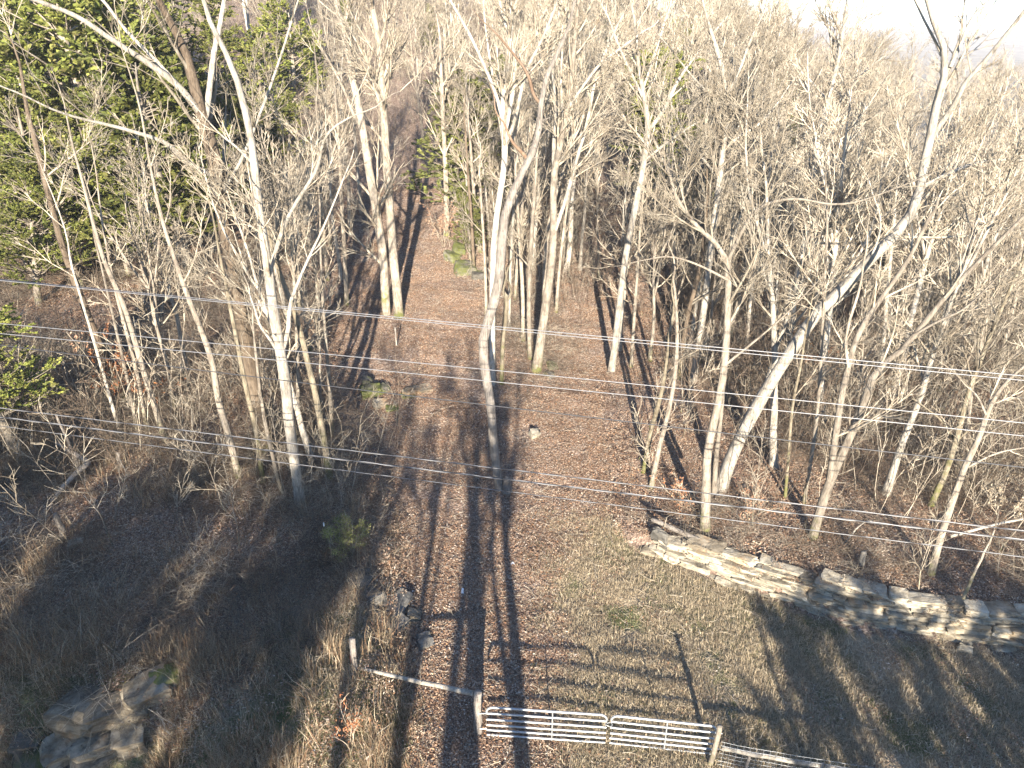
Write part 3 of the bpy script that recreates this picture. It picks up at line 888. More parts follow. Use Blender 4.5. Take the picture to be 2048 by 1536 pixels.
traced('bare_tree', 'pale upright tree with a high wide crown right of the middle clump',
       [(1223, 742), (1234, 654), (1240, 602), (1247, 534), (1258, 478), (1275, 393), (1288, 325), (1299, 256), (1292, 212), (1282, 164), (1275, 110), (1270, 40)],
       [14, 13, 13, 13, 12, 9, 6],
       [([(1299, 258), (1330, 220), (1350, 170), (1390, 110), (1440, 50)], [9, 7, 4], .5),
        ([(1290, 205), (1265, 150), (1240, 100), (1215, 30)], [6, 5, 3], -.5),
        ([(1290, 320), (1340, 280), (1400, 240), (1470, 215)], [6, 5, 3], -.6),
        ([(1285, 180), (1310, 110), (1330, 40)], [6, 5, 3], .3)],
       'pale_bark', dens=1.0, tlo=.45, seed=85)
traced('bare_tree', 'tall tree with a dense bright twiggy crown at the top right of the track',
       [(1386, 765), (1403, 654), (1416, 551), (1424, 470), (1440, 359), (1451, 239), (1457, 181), (1440, 120), (1420, 60)],
       [13, 12, 12, 10, 7],
       [([(1456, 190), (1480, 140), (1500, 80), (1530, 20)], [7, 5, 3], .4), ([(1452, 235), (1420, 190), (1390, 160), (1350, 110)], [6, 5, 3], -.5),
        ([(1446, 300), (1480, 270), (1520, 250), (1560, 200)], [6, 5, 3], .5), ([(1440, 360), (1400, 310), (1370, 270), (1352, 230)], [6, 5, 3], -.4)],
       'pale_bark', dens=1.1, tlo=.4, seed=86)
traced('bare_tree', 'pale tree behind the big leaning tree with a straight tall stem',
       [(1567, 755), (1584, 637), (1594, 551), (1608, 500), (1622, 376), (1650, 200), (1669, 164), (1686, 68), (1697, -10)],
       [13, 12, 11, 9, 6],
       [([(1655, 200), (1630, 170), (1600, 140)], [5, 4, 2], .3), ([(1640, 250), (1690, 190), (1740, 130), (1790, 100)], [6, 5, 3], -.4), ([(1625, 360), (1570, 330), (1530, 310)], [5, 4, 2], .3)],
       'pale_bark', dens=1.1, tlo=.35, seed=87)
RIGHT = [
 ('thin dead straight tree in front of the leaning trees on the terrace', [(1570, 998), (1578, 900), (1584, 808), (1601, 739), (1612, 660)], [7, 6, 4], 'mossy_bark'),
 ('thin straight pale tree between the leaning tree and the bent tan tree', [(1608, 1008), (1620, 930), (1632, 859), (1640, 760), (1645, 654), (1650, 551), (1655, 450)], [8, 7, 5], 'grey_bark'),
 ('short forked tree with a mossy foot at the right edge of the track', [(1287, 945), (1295, 900), (1302, 859), (1320, 800), (1332, 740), (1340, 660)], [10, 9, 6], 'mossy_bark'),
 ('whitish curving tree just right of the mossy footed one at the track edge', [(1302, 978), (1316, 903), (1337, 825), (1350, 760), (1356, 680), (1350, 580)], [10, 9, 8, 5], 'grey_bark'),
 ('dark slim tree left of the pale trees on the right slope', [(1358, 758), (1372, 637), (1399, 551), (1410, 460), (1415, 380)], [9, 9, 6], 'brown_bark'),
 ('thin pale tree on the lit leafy slope behind the double stem', [(1492, 714), (1498, 620), (1515, 500), (1530, 400), (1545, 300)], [8, 7, 5], 'pale_bark'),
 ('thick tan tree deep in the thicket on the right', [(1872, 780), (1880, 700), (1895, 640), (1912, 600), (1940, 540), (1960, 450)], [15, 13, 10], 'grey_bark'),
 ('thin tree right of the pale upright tree on the track side', [(1262, 735), (1268, 640), (1275, 540), (1282, 430)], [7, 6, 4], 'grey_bark'),
 ('leaning slim tree at the far right edge of the thicket', [(1990, 790), (2005, 700), (2030, 600), (2055, 500)], [10, 9, 7], 'grey_bark'),
 ('slim tree standing upright behind the bent tan tree', [(1760, 800), (1764, 720), (1770, 640), (1778, 540), (1790, 430)], [9, 8, 6], 'pale_bark'),
]
for i, (lb, px, w, mt) in enumerate(RIGHT):
    traced('bare_tree', lb, px, w, (), mt, dens=.6, tlo=.35, seed=100 + i, extend=2.0)

# ---- the wood beyond: one builder, then copies
PROTO = [proto_tree(200, 12.5, .17, M['grey_bark'], 2, .05, .9), proto_tree(201, 11.0, .12, M['pale_bark'], 1, .07, .9), proto_tree(202, 13.5, .20, M['grey_bark'], 3, .05, .9),
         proto_tree(203, 9.5, .09, M['grey_bark'], 1, .10, .9), proto_tree(204, 12.0, .14, M['pale_bark'], 2, .06, .9), proto_tree(205, 10.5, .11, M['mossy_bark'], 1, .08, .9),
         proto_tree(206, 14.0, .18, M['pale_bark'], 3, .05, .9), proto_tree(207, 8.5, .075, M['grey_bark'], 1, .12, .9)]
rng = np.random.default_rng(300)
SPOTS = []
def free(x, y):
    """keeps the two forks of the track, the clearing and the sight of the ledge open"""
    d = float(bank_edge(y)) - x
    if y < 20:
        return False
    if y < 46:
        left = d > 1.5
        right = x > 7.5 + .12 * (y - 18) and (y - float(np.interp(x, WX, WY))) > 5
        return left or right or (y > 37 and -1.5 < x < 5)
    if y < 54:
        return not (-11 < x < -6)
    return True
while len(SPOTS) < 212:
    y = rng.uniform(20, 108) if rng.random() < .6 else rng.uniform(21, 50)
    hw = .70 * (y * CP + 6) + 2
    x = rng.uniform(-hw, hw)
    if not free(x, y):
        continue
    gap = 1.5 if y < 50 else 2.0
    if x / (y + 10) > .46 and y > 40 and rng.random() < .75:
        continue
    if any((x - a) ** 2 + (y - b) ** 2 < gap ** 2 for a, b in SPOTS):
        continue
    if x < -9 and y < 66:
        continue
    if y < 46 and rng.random() < (.3 if x < 0 else .1):
        continue
    SPOTS.append((x, y))
FEET = [(1240, 700), (1265, 650), (1300, 722), (1330, 690), (1350, 640), (1375, 705), (1402, 725), (1432, 680), (1462, 650), (1300, 560), (1340, 565), (1380, 540), (1420, 600), (1480, 605), (1200, 560), (1160, 540), (1130, 520), (1532, 640), (1545, 705), (1600, 640),
        (622, 700), (640, 640), (600, 622), (632, 822), (682, 560), (662, 500), (722, 425), (702, 470), (612, 560), (580, 660), (382, 770), (350, 825),
        (940, 470), (980, 480), (1012, 460), (1040, 470), (1072, 460), (1092, 475), (1130, 480), (900, 430), (922, 420), (1005, 520), (1065, 540)]
NS = len(SPOTS)
for u, v in FEET:
    p = hit(u, v)
    SPOTS.append((float(p[0]), float(p[1])))
MARK = [(150, 'at the far left edge'), (400, 'left of the big brown tree'), (560, 'behind the pale forked tree'), (720, 'left of the twin trunks'), (850, 'just right of the twin trunks'), (960, 'above the head of the track'),
        (1080, 'behind the dead snag'), (1200, 'behind the white stems'), (1330, 'behind the upright tree'), (1470, 'behind the double stem'), (1620, 'behind the arching limb'),
        (1780, 'behind the bent tan tree'), (1920, 'behind the leaning tree crown'), (9999, 'at the right edge')]
def where(x, y, z):
    dep = y * CP + (CAM_H - z) * SP
    u = 1024 + FPX * x / dep
    return next(w for lim, w in MARK if u < lim)
used = set()
KIND = ['grey forked', 'pale thin', 'stout grey', 'thin grey', 'pale forked', 'mossy thin', 'stout pale', 'very thin grey']
for i, (x, y) in enumerate(SPOTS):
    k = int(rng.integers(0, len(PROTO)))
    if i >= NS or (y < 42 and k in (2, 6, 0)):
        k = (3, 1, 7)[int(rng.integers(0, 3))]
    o = PROTO[k] if k not in used else copy_tree(PROTO[k])
    used.add(k)
    s = rng.uniform(.75, 1.12) if i < NS else rng.uniform(.7, 1.0)
    z = float(height(x, y))
    o.location = (x, y, z)
    o.rotation_euler = (rng.normal(0, .04), rng.normal(0, .04), rng.uniform(0, 6.28))
    o.scale = (s, s, s)
    o['category'] = 'tree'
    row = 'low' if y < 36 else 'fairly low' if y < 46 else 'midway' if y < 58 else 'fairly high' if y < 72 else 'high' if y < 88 else 'far back'
    o['label'] = '%s bare tree %s in the wood %s' % (KIND[k], row, where(x, y, z))
    o['group'] = 'bare trees of the wood ' + where(x, y, z)
for k, o in enumerate(PROTO):
    if k not in used:
        o.location = (40, 90 + k * 4, float(height(40, 90 + k * 4)))

# the far wood: an uncountable mass on the valley side and the skyline
x, y = [], []
n = 3600
yy = 75 + 1500 * rng.random(n) ** 2.2
xx = rng.uniform(-.78, .9, n) * (yy + 12)
keep = np.ones(n, bool)
open_field = (xx / (yy + 10) > .42) & (yy < 300) & (vnoise(xx, yy, 40, 60) > .26)
open_field |= (xx / (yy + 10) > .3) & (yy > 260) & (vnoise(xx, yy, 180, 61) > .56)
hill_near = (xx / (yy + 10) < .2) & (yy < 112)
back = (xx / (yy + 10) < .1) & (yy > 320)
keep = ~(open_field | hill_near | back)
xx, yy = xx[keep], yy[keep]
def far_mesh(o):
    """trunk and crown of a prototype in one mesh for the far mass"""
    vs_, qs_, mi, off = [], [], [], 0
    mats = []
    for ch in o.children:
        m_ = ch.data
        v = np.zeros(len(m_.vertices) * 3, np.float32); m_.vertices.foreach_get('co', v)
        q_ = np.zeros(len(m_.loops), np.int32); m_.loops.foreach_get('vertex_index', q_)
        vs_.append(v.reshape(-1, 3)); qs_.append(q_.reshape(-1, 4) + off); off += len(v) // 3
        mats.append(m_.materials[0]); mi.append(np.full(len(q_) // 4, len(mats) - 1, np.int32))
    me = mesh('far_tree', np.concatenate(vs_), np.concatenate(qs_))
    for m_ in mats:
        me.materials.append(m_)
    me.polygons.foreach_set('material_index', np.concatenate(mi))
    return me
sc = rng.uniform(.8, 1.25, len(xx))
scatter('far_wood', np.stack([xx, yy, height(xx, yy)], -1), np.stack([rng.normal(0, .05, len(xx)), rng.normal(0, .05, len(xx)), rng.uniform(0, 6.28, len(xx))], -1),
        sc, [far_mesh(o) for o in PROTO[:4]], rng, 'far bare winter wood merging into one mass towards the skyline')

# ---- cedars
CG = [(.125, .145, .032), (.165, .178, .038), (.10, .12, .03), (.19, .192, .045), (.08, .095, .026), (.14, .125, .048)]
def proto_cedar(seed, h, wd, bare=.18, pal=CG):
    g = np.random.default_rng(seed)
    n = 12
    P = np.zeros((1, n, 3)); P[0, 0] = (0, 0, -.3)
    d = np.array([0, 0, 1.])
    for k in range(1, n):
        d = nrm(d + g.normal(0, .03, 3))
        P[0, k] = P[0, k - 1] + d * (h + .3) / (n - 1)
    Rd = (.15 * (1 - np.linspace(0, 1, n)) + .015)[None]
    A, RA = grow(g, P, Rd, h * 11, bare, .98, wd * .85, wd * 1.15, 1.05, 6, .10, .09, .35, .008, 4)
    B, RB = grow(g, A, RA, 8, .2, 1.0, .22, .45, .75, 4, .16, .05, .5, .004, 1.0)
    root = obj('cedar_tree', None)
    v, q_ = join([tubes(P, Rd, 8, g, .15), tubes(A, RA, 4)])
    obj('trunk', mesh('trunk', v, q_, mat=M['grey_bark']), root)
    # sprays: pairs of narrow ragged triangles along the twigs
    K = len(B)
    m_ = 52
    idx = np.repeat(np.arange(K), m_)
    t = g.uniform(.1, 1, K * m_) * 3
    i = np.minimum(t.astype(int), 2); w = (t - i)[:, None]
    c = B[idx, i] * (1 - w) + B[idx, i + 1] * w
    T = nrm(B[idx, i + 1] - B[idx, i])
    dr = nrm(T + g.normal(0, .55, c.shape) + np.array([0, 0, .1]))
    sd = nrm(np.cross(dr, g.normal(size=c.shape)))
    L = g.uniform(.05, .14, len(c))[:, None]
    W = L * g.uniform(.2, .36, len(c))[:, None]
    v = np.stack([c - sd * W * .5, c + sd * W * .5, c + dr * L * .6 + sd * W, c + dr * L, c + dr * L * .55 - sd * W * .8], 1)
    i5 = np.arange(len(c))[:, None] * 5
    tr = np.concatenate([i5 + [0, 1, 2], i5 + [0, 2, 3], i5 + [0, 3, 4]])
    clump = g.integers(0, len(pal), K)
    col = (.45 * np.array(pal)[clump[idx]] + .55 * np.array(pal)[g.integers(0, len(pal), len(c))]) * g.uniform(.7, 1.3, (len(c), 1))
    col = np.concatenate([np.repeat(col, 5, 0), np.ones((len(c) * 5, 1))], 1)
    obj('crown', mesh('crown', v, tris=tr, mat=M['cedar'], smooth_=False, col=col), root, kind='stuff')
    return root
LIME = [(.13, .15, .04), (.16, .175, .05), (.10, .12, .034), (.19, .19, .06), (.09, .085, .035)]
CED = [proto_cedar(400, 9.0, .24), proto_cedar(401, 11.0, .20, .25), proto_cedar(402, 7.0, .30), proto_cedar(403, 8.5, .22, .12, LIME), proto_cedar(404, 11.5, .22, .55)]  # last one: long bare stem and high crown, shaped for the unseen shade cedars
cused = set()
def cedar(k, x, y, s, label, group=None, rz=0.0, wide=1.0):
    o = CED[k] if k not in cused else copy_tree(CED[k])
    cused.add(k)
    o.location = (x, y, float(height(x, y)))
    o.rotation_euler = (0, 0, rz)
    o.scale = (s * wide, s * wide, s)
    o['label'] = label; o['category'] = 'cedar'
    if group: o['group'] = group
    return o
p = hit(925, 470)
cedar(3, p[0], p[1] + 1, 1.12, 'bright lime green cedar at the head of the middle clump', None, 0.0, 1.8)
p = hit(940, 520)
cedar(2, p[0], p[1], .55, 'low dark green cedar at the foot of the lime green cedar')
p = hit(1335, 520)
cedar(1, p[0], p[1] + 2, .95, 'dark green cedar behind the pale upright tree right of the track', None, 0.5, 1.5)
p = hit(1390, 480)
cedar(0, p[0], p[1] + 2, .9, 'rusty green cedar just right of the dark one behind the upright tree', None, 1.3, 1.4)
p = hit(80, 935)
cedar(1, p[0] - .8, p[1] + .2, .66, 'deep green cedar with a bare lower trunk at the left edge above the bank', None, 2.0, 1.5)
LC = [(60, 120, 46), (150, 250, 42), (250, 180, 46), (330, 255, 44), (60, 330, 37), (200, 335, 38), (300, 310, 40), (120, 420, 34), (225, 410, 36), (30, 450, 32),
      (335, 390, 38), (400, 330, 44), (480, 330, 48), (555, 270, 50), (280, 100, 54), (150, 100, 52), (505, 160, 58), (420, 120, 58), (350, 170, 52), (575, 110, 64), (15, 215, 43), (470, 240, 54),
      (180, 180, 40), (100, 260, 38), (270, 270, 39), (340, 320, 36), (50, 40, 52), (240, 40, 58)]
CW = ['at the top left corner', 'crossed by the long pale limb', 'under the forked limbs of the brown tree', 'just left of the brown tree', 'at the left edge under the pale limb',
      'below the pale limb of the brown tree', 'close to the left of the brown trunk', 'low on the upper left slope', 'low and left of the brown trunk', 'lowest at the left edge of the slope',
      'right against the brown trunk', 'between the brown trunk and the pale forked tree', 'behind the stem of the pale forked tree', 'right of the pale forked tree', 'high behind the brown tree limbs',
      'high on the left near the corner', 'behind the top of the pale forked tree', 'behind the upper fork of the brown tree', 'in the middle fork of the brown tree', 'high between forked tree and twin trunks',
      'at the left edge halfway up', 'in the gap beside the brown fork',
      'above the long pale limb', 'crossing the tip of the pale limb', 'between the pale limb and brown trunk', 'half hidden by the brown trunk', 'topmost in the left corner', 'topmost left of the brown fork']
for i, (u, v_, y) in enumerate(LC):
    c = at(u, v_, y)
    k = (0, 2, 1)[i % 3]
    g0 = float(height(c[0], y))
    H = np.clip((c[2] - g0) / .58, 5.5, 14)
    cedar(k, c[0], y, H / (9.0, 11.0, 7.0)[k], 'green cedar ' + CW[i], 'cedars of the upper left slope', i * 1.7, 1.5)
for i, (u, v_, y, w_) in enumerate([(1255, 250, 66, 'behind the crown of the pale upright tree'), (1215, 130, 84, 'high above the track head on the right'), (1350, 130, 74, 'high behind the bright twiggy crown'),
                                (1480, 330, 52, 'in the thicket right of the bright twiggy crown'), (640, 190, 70, 'high beside the twin trunks'), (860, 120, 84, 'high at the head of the track'), (1290, 180, 76, 'high between the upright tree and the bright crown'), (700, 120, 88, 'high behind the twin trunk tops'), (1560, 260, 70, 'far behind the straight pale stem'), (1090, 260, 62, 'behind the fork of the dead snag'), (1180, 330, 56, 'low between the fanning stems and upright tree')]):
    c = at(u, v_, y)
    k = (0, 1, 2)[i % 3]
    H = np.clip((c[2] - float(height(c[0], y))) / .58, 5, 12)
    cedar(k, c[0], y, H / (9.0, 11.0, 7.0)[k], 'faint green cedar ' + w_, 'cedars among the hill wood', i * 2.1)

# ---- trees standing below and behind the camera: their long shadows lie over the track and the banks
def shade_tree(x, y, h, r, seed, dens=.6, fork=1, lean=.02, tlo=.5):
    o = proto_tree(seed, h, r, M['grey_bark'], fork, lean, dens, tlo, True, .008)
    o.location = (x, y, float(height(x, y)))
    o['label'] = 'bare tree standing on the near side of the gate below the viewpoint'
    o['category'] = 'tree'; o['group'] = 'bare trees on the near side of the gate'
    return o
SH = [shade_tree(-.62, 1.0, 9.6, .30, 501, .5), shade_tree(.85, 0.0, 10.5, .30, 502, .5), shade_tree(-3.5, -6, 13, .30, 503, .3, 1, .02, .6), shade_tree(-1.8, -9, 14.5, .28, 504, .3, 1, .02, .65), shade_tree(-2.7, -3, 11.5, .2, 508, .3, 1, .02, .6),
      shade_tree(6.9, 2.0, 6.0, .11, 505, .2, 0)]
BT = [shade_tree(-9, -10, 13, .2, 506, .5, 2, .05, .45), shade_tree(12, -6, 8, .2, 507, 1.3, 3, .05, .15)]
for x, y, s_ in [(-6.2, -7, .85), (-12, -9, .95), (-15.5, -4, .8), (-17, -8, .95), (-23, -7, .9), (-4.9, -9, .8)]:
    o = copy_tree(BT[0]); o.location = (x, y, float(height(x, y))); o.scale = (s_, s_, s_); o.rotation_euler = (0, 0, x * 3.1)
for x, y, s_ in [(9.0, -5, .8), (15, -5, 1.0), (18, -8, 1.1), (6.5, -9, .85)]:
    o = copy_tree(BT[1]); o.location = (x, y, float(height(x, y))); o.scale = (s_, s_, s_); o.rotation_euler = (0, 0, x * 3.1)
SHADE_CEDARS = [(-20, -4, 13, 4), (-27, -3, 13, 4), (-14.2, -13, 15, 4), (-18.4, -12, 14.5, 4), (-23, -12, 16, 4), (-7.0, -11, 12.5, 4), (-31, -6, 14, 4), (-9.4, -14, 14, 4),
        (11, -7, 8.6, 0), (13.5, -6, 8.4, 1), (16.5, -5, 8.0, 0), (20, -6, 8.6, 0), (24, -5, 8.8, 1), (9.2, -4, 6.6, 0), (12, -2.5, 6.8, 0), (18.2, -3, 7.5, 1), (28, -4, 8, 2), (14.8, -3, 7.0, 0), (22, -2, 7.4, 0), (7.6, -6, 6.4, 0)]
for i, (x, y, H, k) in enumerate(SHADE_CEDARS):  # unseen cedars, put in because their dense crowns throw solid shade
    cedar(k, x, y, H / (9.0, 11.0, 7.0, 8.5, 11.5)[k], 'unseen cedar on the near side of the gate, put in for dense shade', 'unseen shade cedars on the near side of the gate', i * 1.3, 1.1)

# ---- saplings
def sapling(seed, h):
    g = np.random.default_rng(seed)
    P = np.zeros((1, 9, 3)); P[0, 0] = (0, 0, -.2)
    d = nrm(np.array([g.normal(0, .15), g.normal(0, .15), 1.]))
    for k in range(1, 9):
        d = nrm(d + g.normal(0, .09, 3)); P[0, k] = P[0, k - 1] + d * h / 8
    Rd = (.016 * (1 - np.linspace(0, 1, 9)) + .005)[None]
    A, RA = grow(g, P, Rd, 12, .25, .98, .2, .4, .65, 6, .12, .07, .5, .005)
    B, RB = grow(g, A, RA, 4, .2, .97, .3, .55, .7, 4, .16, .03, .6, .004)
    root = obj('sapling', None)
    v, q_ = tubes(P, Rd, 5); obj('stem', mesh('stem', v, q_, mat=M['grey_bark']), root)
    v, q_ = join([tubes(A, RA, 3), tubes(B, RB, 3)]); obj('crown', mesh('crown', v, q_, mat=M['twig']), root, kind='stuff')
    return root
SAP = [sapling(700, 3.2), sapling(701, 4.2), sapling(702, 2.4), sapling(703, 5.0)]
rng = np.random.default_rng(710)
cnt = 0
while cnt < 80:
    x, y = sample_ground(rng, 1, 14, 40); x, y = float(x[0]), float(y[0])
    d = float(bank_edge(y)) - x
    wyv = float(np.interp(x, WX, WY))
    left = d > 1.5 and y > 17
    right = x > 4.6 and y - wyv > .9
    if not (left or right):
        continue
    o = SAP[cnt] if cnt < 4 else copy_tree(SAP[int(rng.integers(0, 4))])
    s = rng.uniform(.6, 1.2)
    o.location = (x, y, float(height(x, y))); o.scale = (s, s, s)
    o.rotation_euler = (rng.normal(0, .12), rng.normal(0, .12), rng.uniform(0, 6.28))
    o['category'] = 'sapling'
    sz = 'short' if s < .8 else 'taller' if s < 1.0 else 'whippy tall'
    o['label'] = '%s bare sapling %s %s' % (sz, 'among the brambles' if left else 'on the ledge terrace', where(x, y, float(height(x, y))))
    o['group'] = 'saplings ' + ('of the left bank' if left else 'of the ledge terrace')
    cnt += 1

# ---- bushes holding their orange leaves
def leafy(name, label, px, h, wd, nl, seed, pal, stems=7, cat='bush', z=0.0, ls=1.0):
    g = np.random.default_rng(seed)
    p = hit(*px)
    P = np.zeros((stems, 7, 3)); P[:, 0] = np.stack([g.normal(0, .12, stems), g.normal(0, .12, stems), np.full(stems, -.1)], -1)
    d = nrm(np.stack([g.normal(0, wd, stems), g.normal(0, wd, stems), np.ones(stems)], -1))
    st = (h * g.uniform(.7, 1.1, stems) / 6)[:, None]
    for k in range(1, 7):
        d = nrm(d + g.normal(0, .12, (stems, 3))); P[:, k] = P[:, k - 1] + d * st
    Rd = np.linspace(.014, .005, 7)[None].repeat(stems, 0)
    A, RA = grow(g, P, Rd, 7, .3, .98, .2, .4, .8, 5, .15, .02, .6, .004)
    root = obj(name, None, None, label, cat, loc=(p[0], p[1], float(height(p[0], p[1])) + z))
    v, q_ = join([tubes(P, Rd, 5), tubes(A, RA, 3)]); obj('stem', mesh('stem', v, q_, mat=M['twig']), root)
    i = g.integers(0, len(A), nl); t = g.integers(1, 5, nl)
    c = A[i, t] + g.normal(0, .05, (nl, 3))
    L = g.uniform(.045, .08, nl)[:, None] * ls
    d = nrm(g.normal(size=(nl, 3)) + np.array([0, 0, -.7])); s = nrm(np.cross(d, g.normal(size=(nl, 3)))); u = np.cross(s, d)
    W = L * .42
    v = np.stack([c - d * L, c + s * W + u * W * .4, c + d * L, c - s * W + u * W * .4], 1)
    ii = np.arange(nl)[:, None] * 4
    col = np.array(pal)[g.integers(0, len(pal), nl)] * g.uniform(.75, 1.25, (nl, 1))
    col = np.concatenate([np.repeat(col, 4, 0), np.ones((nl * 4, 1))], 1)
    obj('leaves', mesh('leaves', v, tris=np.concatenate([ii + [0, 2, 1], ii + [0, 3, 2]]), mat=M['leaf'], smooth_=False, col=col), root, kind='stuff')
ORG = [(.36, .15, .06), (.30, .12, .05), (.42, .20, .09), (.25, .11, .055)]
PNK = [(.42, .25, .16), (.36, .2, .12), (.30, .16, .1), (.47, .33, .23)]
leafy('leafy_bush', 'orange leaved young tree on the left slope beside the tan leaning tree', (285, 830), 3.9, .28, 800, 801, ORG, 6)
leafy('leafy_bush', 'fainter brown leaved bush left of the orange leaved young tree', (200, 800), 4.2, .25, 260, 802, PNK, 5)
leafy('leafy_bush', 'rust leaved low bush beside the double stemmed tree on the terrace', (1372, 1010), 1.3, .6, 520, 803, ORG + PNK, 10, ls=.6)
leafy('leafy_bush', 'scattered pinkish leaves on a low bush right of the leaning tree foot', (1500, 1030), 1.2, .65, 420, 804, PNK, 10, ls=.6)
leafy('leafy_bush', 'small orange leaved shrub in the weeds left of the gate', (710, 1490), 1.3, .09, 300, 805, [(.30, .12, .055), (.24, .115, .06)], 4, ls=.5)
leafy('leafy_bush', 'pale tan leaved bush at the right edge beyond the ledge rim', (2000, 1040), 1.6, .45, 240, 806, [(.45, .38, .27), (.38, .31, .22)], 6)
leafy('leafy_bush', 'pinkish leaved bush below the lime green cedar at the head of the track', (890, 492), 2.8, .35, 520, 807, PNK, 8)
leafy('leafy_bush', 'brown leaved bush on the right slope behind the leaning tree', (1600, 770), 2.6, .4, 380, 808, ORG, 7)
leafy('green_shrub', 'yellow green shrub at the left edge of the track below the tall pale tree', (700, 1110), 1.3, .38, 2200, 809, [(.21, .21, .07), (.25, .235, .09), (.16, .17, .05)], 14, 'shrub', ls=.5)

# ------------------------------------------------------------------ stones
def stone_mesh(seed, mat, sx=1.0):
    """a weathered block: broken, lightly layered box with uneven faces"""
    import bmesh
    g = np.random.default_rng(seed)
    bm = bmesh.new()
    bmesh.ops.create_cube(bm, size=1.0)
    bmesh.ops.subdivide_edges(bm, edges=bm.edges[:], cuts=3, use_grid_fill=True)
    v = np.array([a.co for a in bm.verts])
    c = np.abs(v).max(1, keepdims=True)
    n_ = v / np.maximum((np.abs(v) ** 14).sum(1, keepdims=True) ** (1 / 14), 1e-6)
    v = n_ * .5
    sh = g.normal(0, .10, (3, 3)); sh[2] *= .5
    v = v + v @ sh
    gd_ = g.normal(0, 1, (4, 3)); ph = g.uniform(0, 6.28, 4)
    for q_ in range(4):
        v = v + nrm(v) * (.032 * np.sin(v @ gd_[q_] * 6 + ph[q_]))[:, None]
    lay = np.round((v[:, 2] + g.uniform(-.1, .1)) * 4)
    off = g.normal(0, .045, 12)
    v[:, :2] *= (1 + off[(lay.astype(int) + 6) % 12])[:, None]
    v += g.normal(0, .026, v.shape)
    for a, p_ in zip(bm.verts, v):
        a.co = p_
    bmesh.ops.recalc_face_normals(bm, faces=bm.faces[:])
    me = bpy.data.meshes.new('stone')
    bm.to_mesh(me); bm.free()
    me.materials.append(mat)
    return me
STN = [stone_mesh(900 + s, M['limestone']) for s in range(9)]
STR = [stone_mesh(920 + s, M['rust_stone']) for s in range(6)]
STM = [stone_mesh(940 + s, M['moss_stone']) for s in range(5)]

rng = np.random.default_rng(950)
ledge = obj('stone_ledge', None, None, 'pale layered limestone ledge running along the right side of the meadow', 'rock ledge', loc=(9.6, 15.8, 0))
s_arc = np.concatenate([[0], np.cumsum(np.hypot(np.diff(WX), np.diff(WY)))])
def wall_at(s):
    return np.interp(s, s_arc, WX), np.interp(s, s_arc, WY)
z_course, course = 0.0, 0
while z_course < 1.45:
    hc = rng.uniform(.09, .20)
    s = .7 + rng.uniform(0, .5)
    while s < 16.5:
        L = rng.uniform(.35, .95) * (1 if hc < .15 else 1.3)
        cx, cy = wall_at(s + L / 2)
        hw_ = float(np.interp(cx, WX, WH)) * 1.12 + .02 + .2 * float(vnoise(cx, 3.0, .9, 70))
        if z_course < hw_:
            a0, a1 = wall_at(s), wall_at(s + L)
            ang = math.atan2(a1[1] - a0[1], a1[0] - a0[0])
            dep = rng.uniform(.34, .52)
            back = .14 * z_course + rng.uniform(-.07, .10) + .34
            base = float(height(cx, cy - .25))
            h_ = hc * rng.uniform(.85, 1.2)
            px_, py_ = cx - math.sin(ang) * back, cy + math.cos(ang) * back
            o = obj('stone', STN[int(rng.integers(0, len(STN)))] if rng.random() < .9 else STR[int(rng.integers(0, len(STR)))], ledge)
            o.location = (px_ - 9.6, py_ - 15.8, base - .04 + z_course + hc / 2)
            o.rotation_euler = (rng.normal(0, .04), rng.normal(0, .035) - .03, ang + rng.normal(0, .07))
            o.scale = (L * .98, dep, h_ * 1.0)
        s += L * rng.uniform(.92, 1.0)
    z_course += hc * .93
    course += 1

def outcrop(name, label, items, mats, cat='rock'):
    """items: (u, v, length, depth, height, turn, tilt, lift) in photo pixels and metres; the first one is the thing's base"""
    p0 = hit(items[0][0], items[0][1])
    base = np.array([p0[0], p0[1], float(height(p0[0], p0[1]))])
    root = obj(name, None, None, label, cat, loc=tuple(base))
    for i, (u, v, L, D, H, rz, tl, lift) in enumerate(items):
        p = hit(u, v)
        o = obj('stone', mats[i % len(mats)], root)
        o.location = (p[0] - base[0], p[1] - base[1], float(height(p[0], p[1])) - base[2] + H * .12 + lift * .6)
        o.rotation_euler = (tl, tl * .6, rz)
        o.scale = (L, D, H)
    return root
outcrop('rock_outcrop', 'tan and grey rock outcrop with rusty seams at the bottom left corner',
        [(240, 1432, 1.35, .85, .62, .35, .10, .16), (172, 1432, .95, .9, .72, -.15, -.12, .16), (298, 1392, .95, .75, .5, .5, .12, .14), (332, 1364, .6, .5, .36, .7, .15, .08),
         (225, 1478, 1.75, .6, .30, .52, .05, .02), (150, 1492, 1.25, .7, .36, .6, .12, -.02), (262, 1482, .8, .6, .5, .2, .1, -.1), (105, 1525, 1.4, .9, .45, .7, .2, -.05),
         (60, 1490, .55, .5, .4, .1, .2, .0), (200, 1515, 1.1, .6, .3, .6, .1, -.05)],
        [STR[5], STR[1], STR[0], STM[3], STR[2], STR[4], STR[3], STM[4], STM[1], STR[4]])
M['grey_stone'] = stone_mat('grey_stone', (.035, .033, .029), (.11, .103, .09), (.18, .17, .15), (.10, .085, .06))
STG = [stone_mesh(960 + s, M['grey_stone']) for s in range(4)]
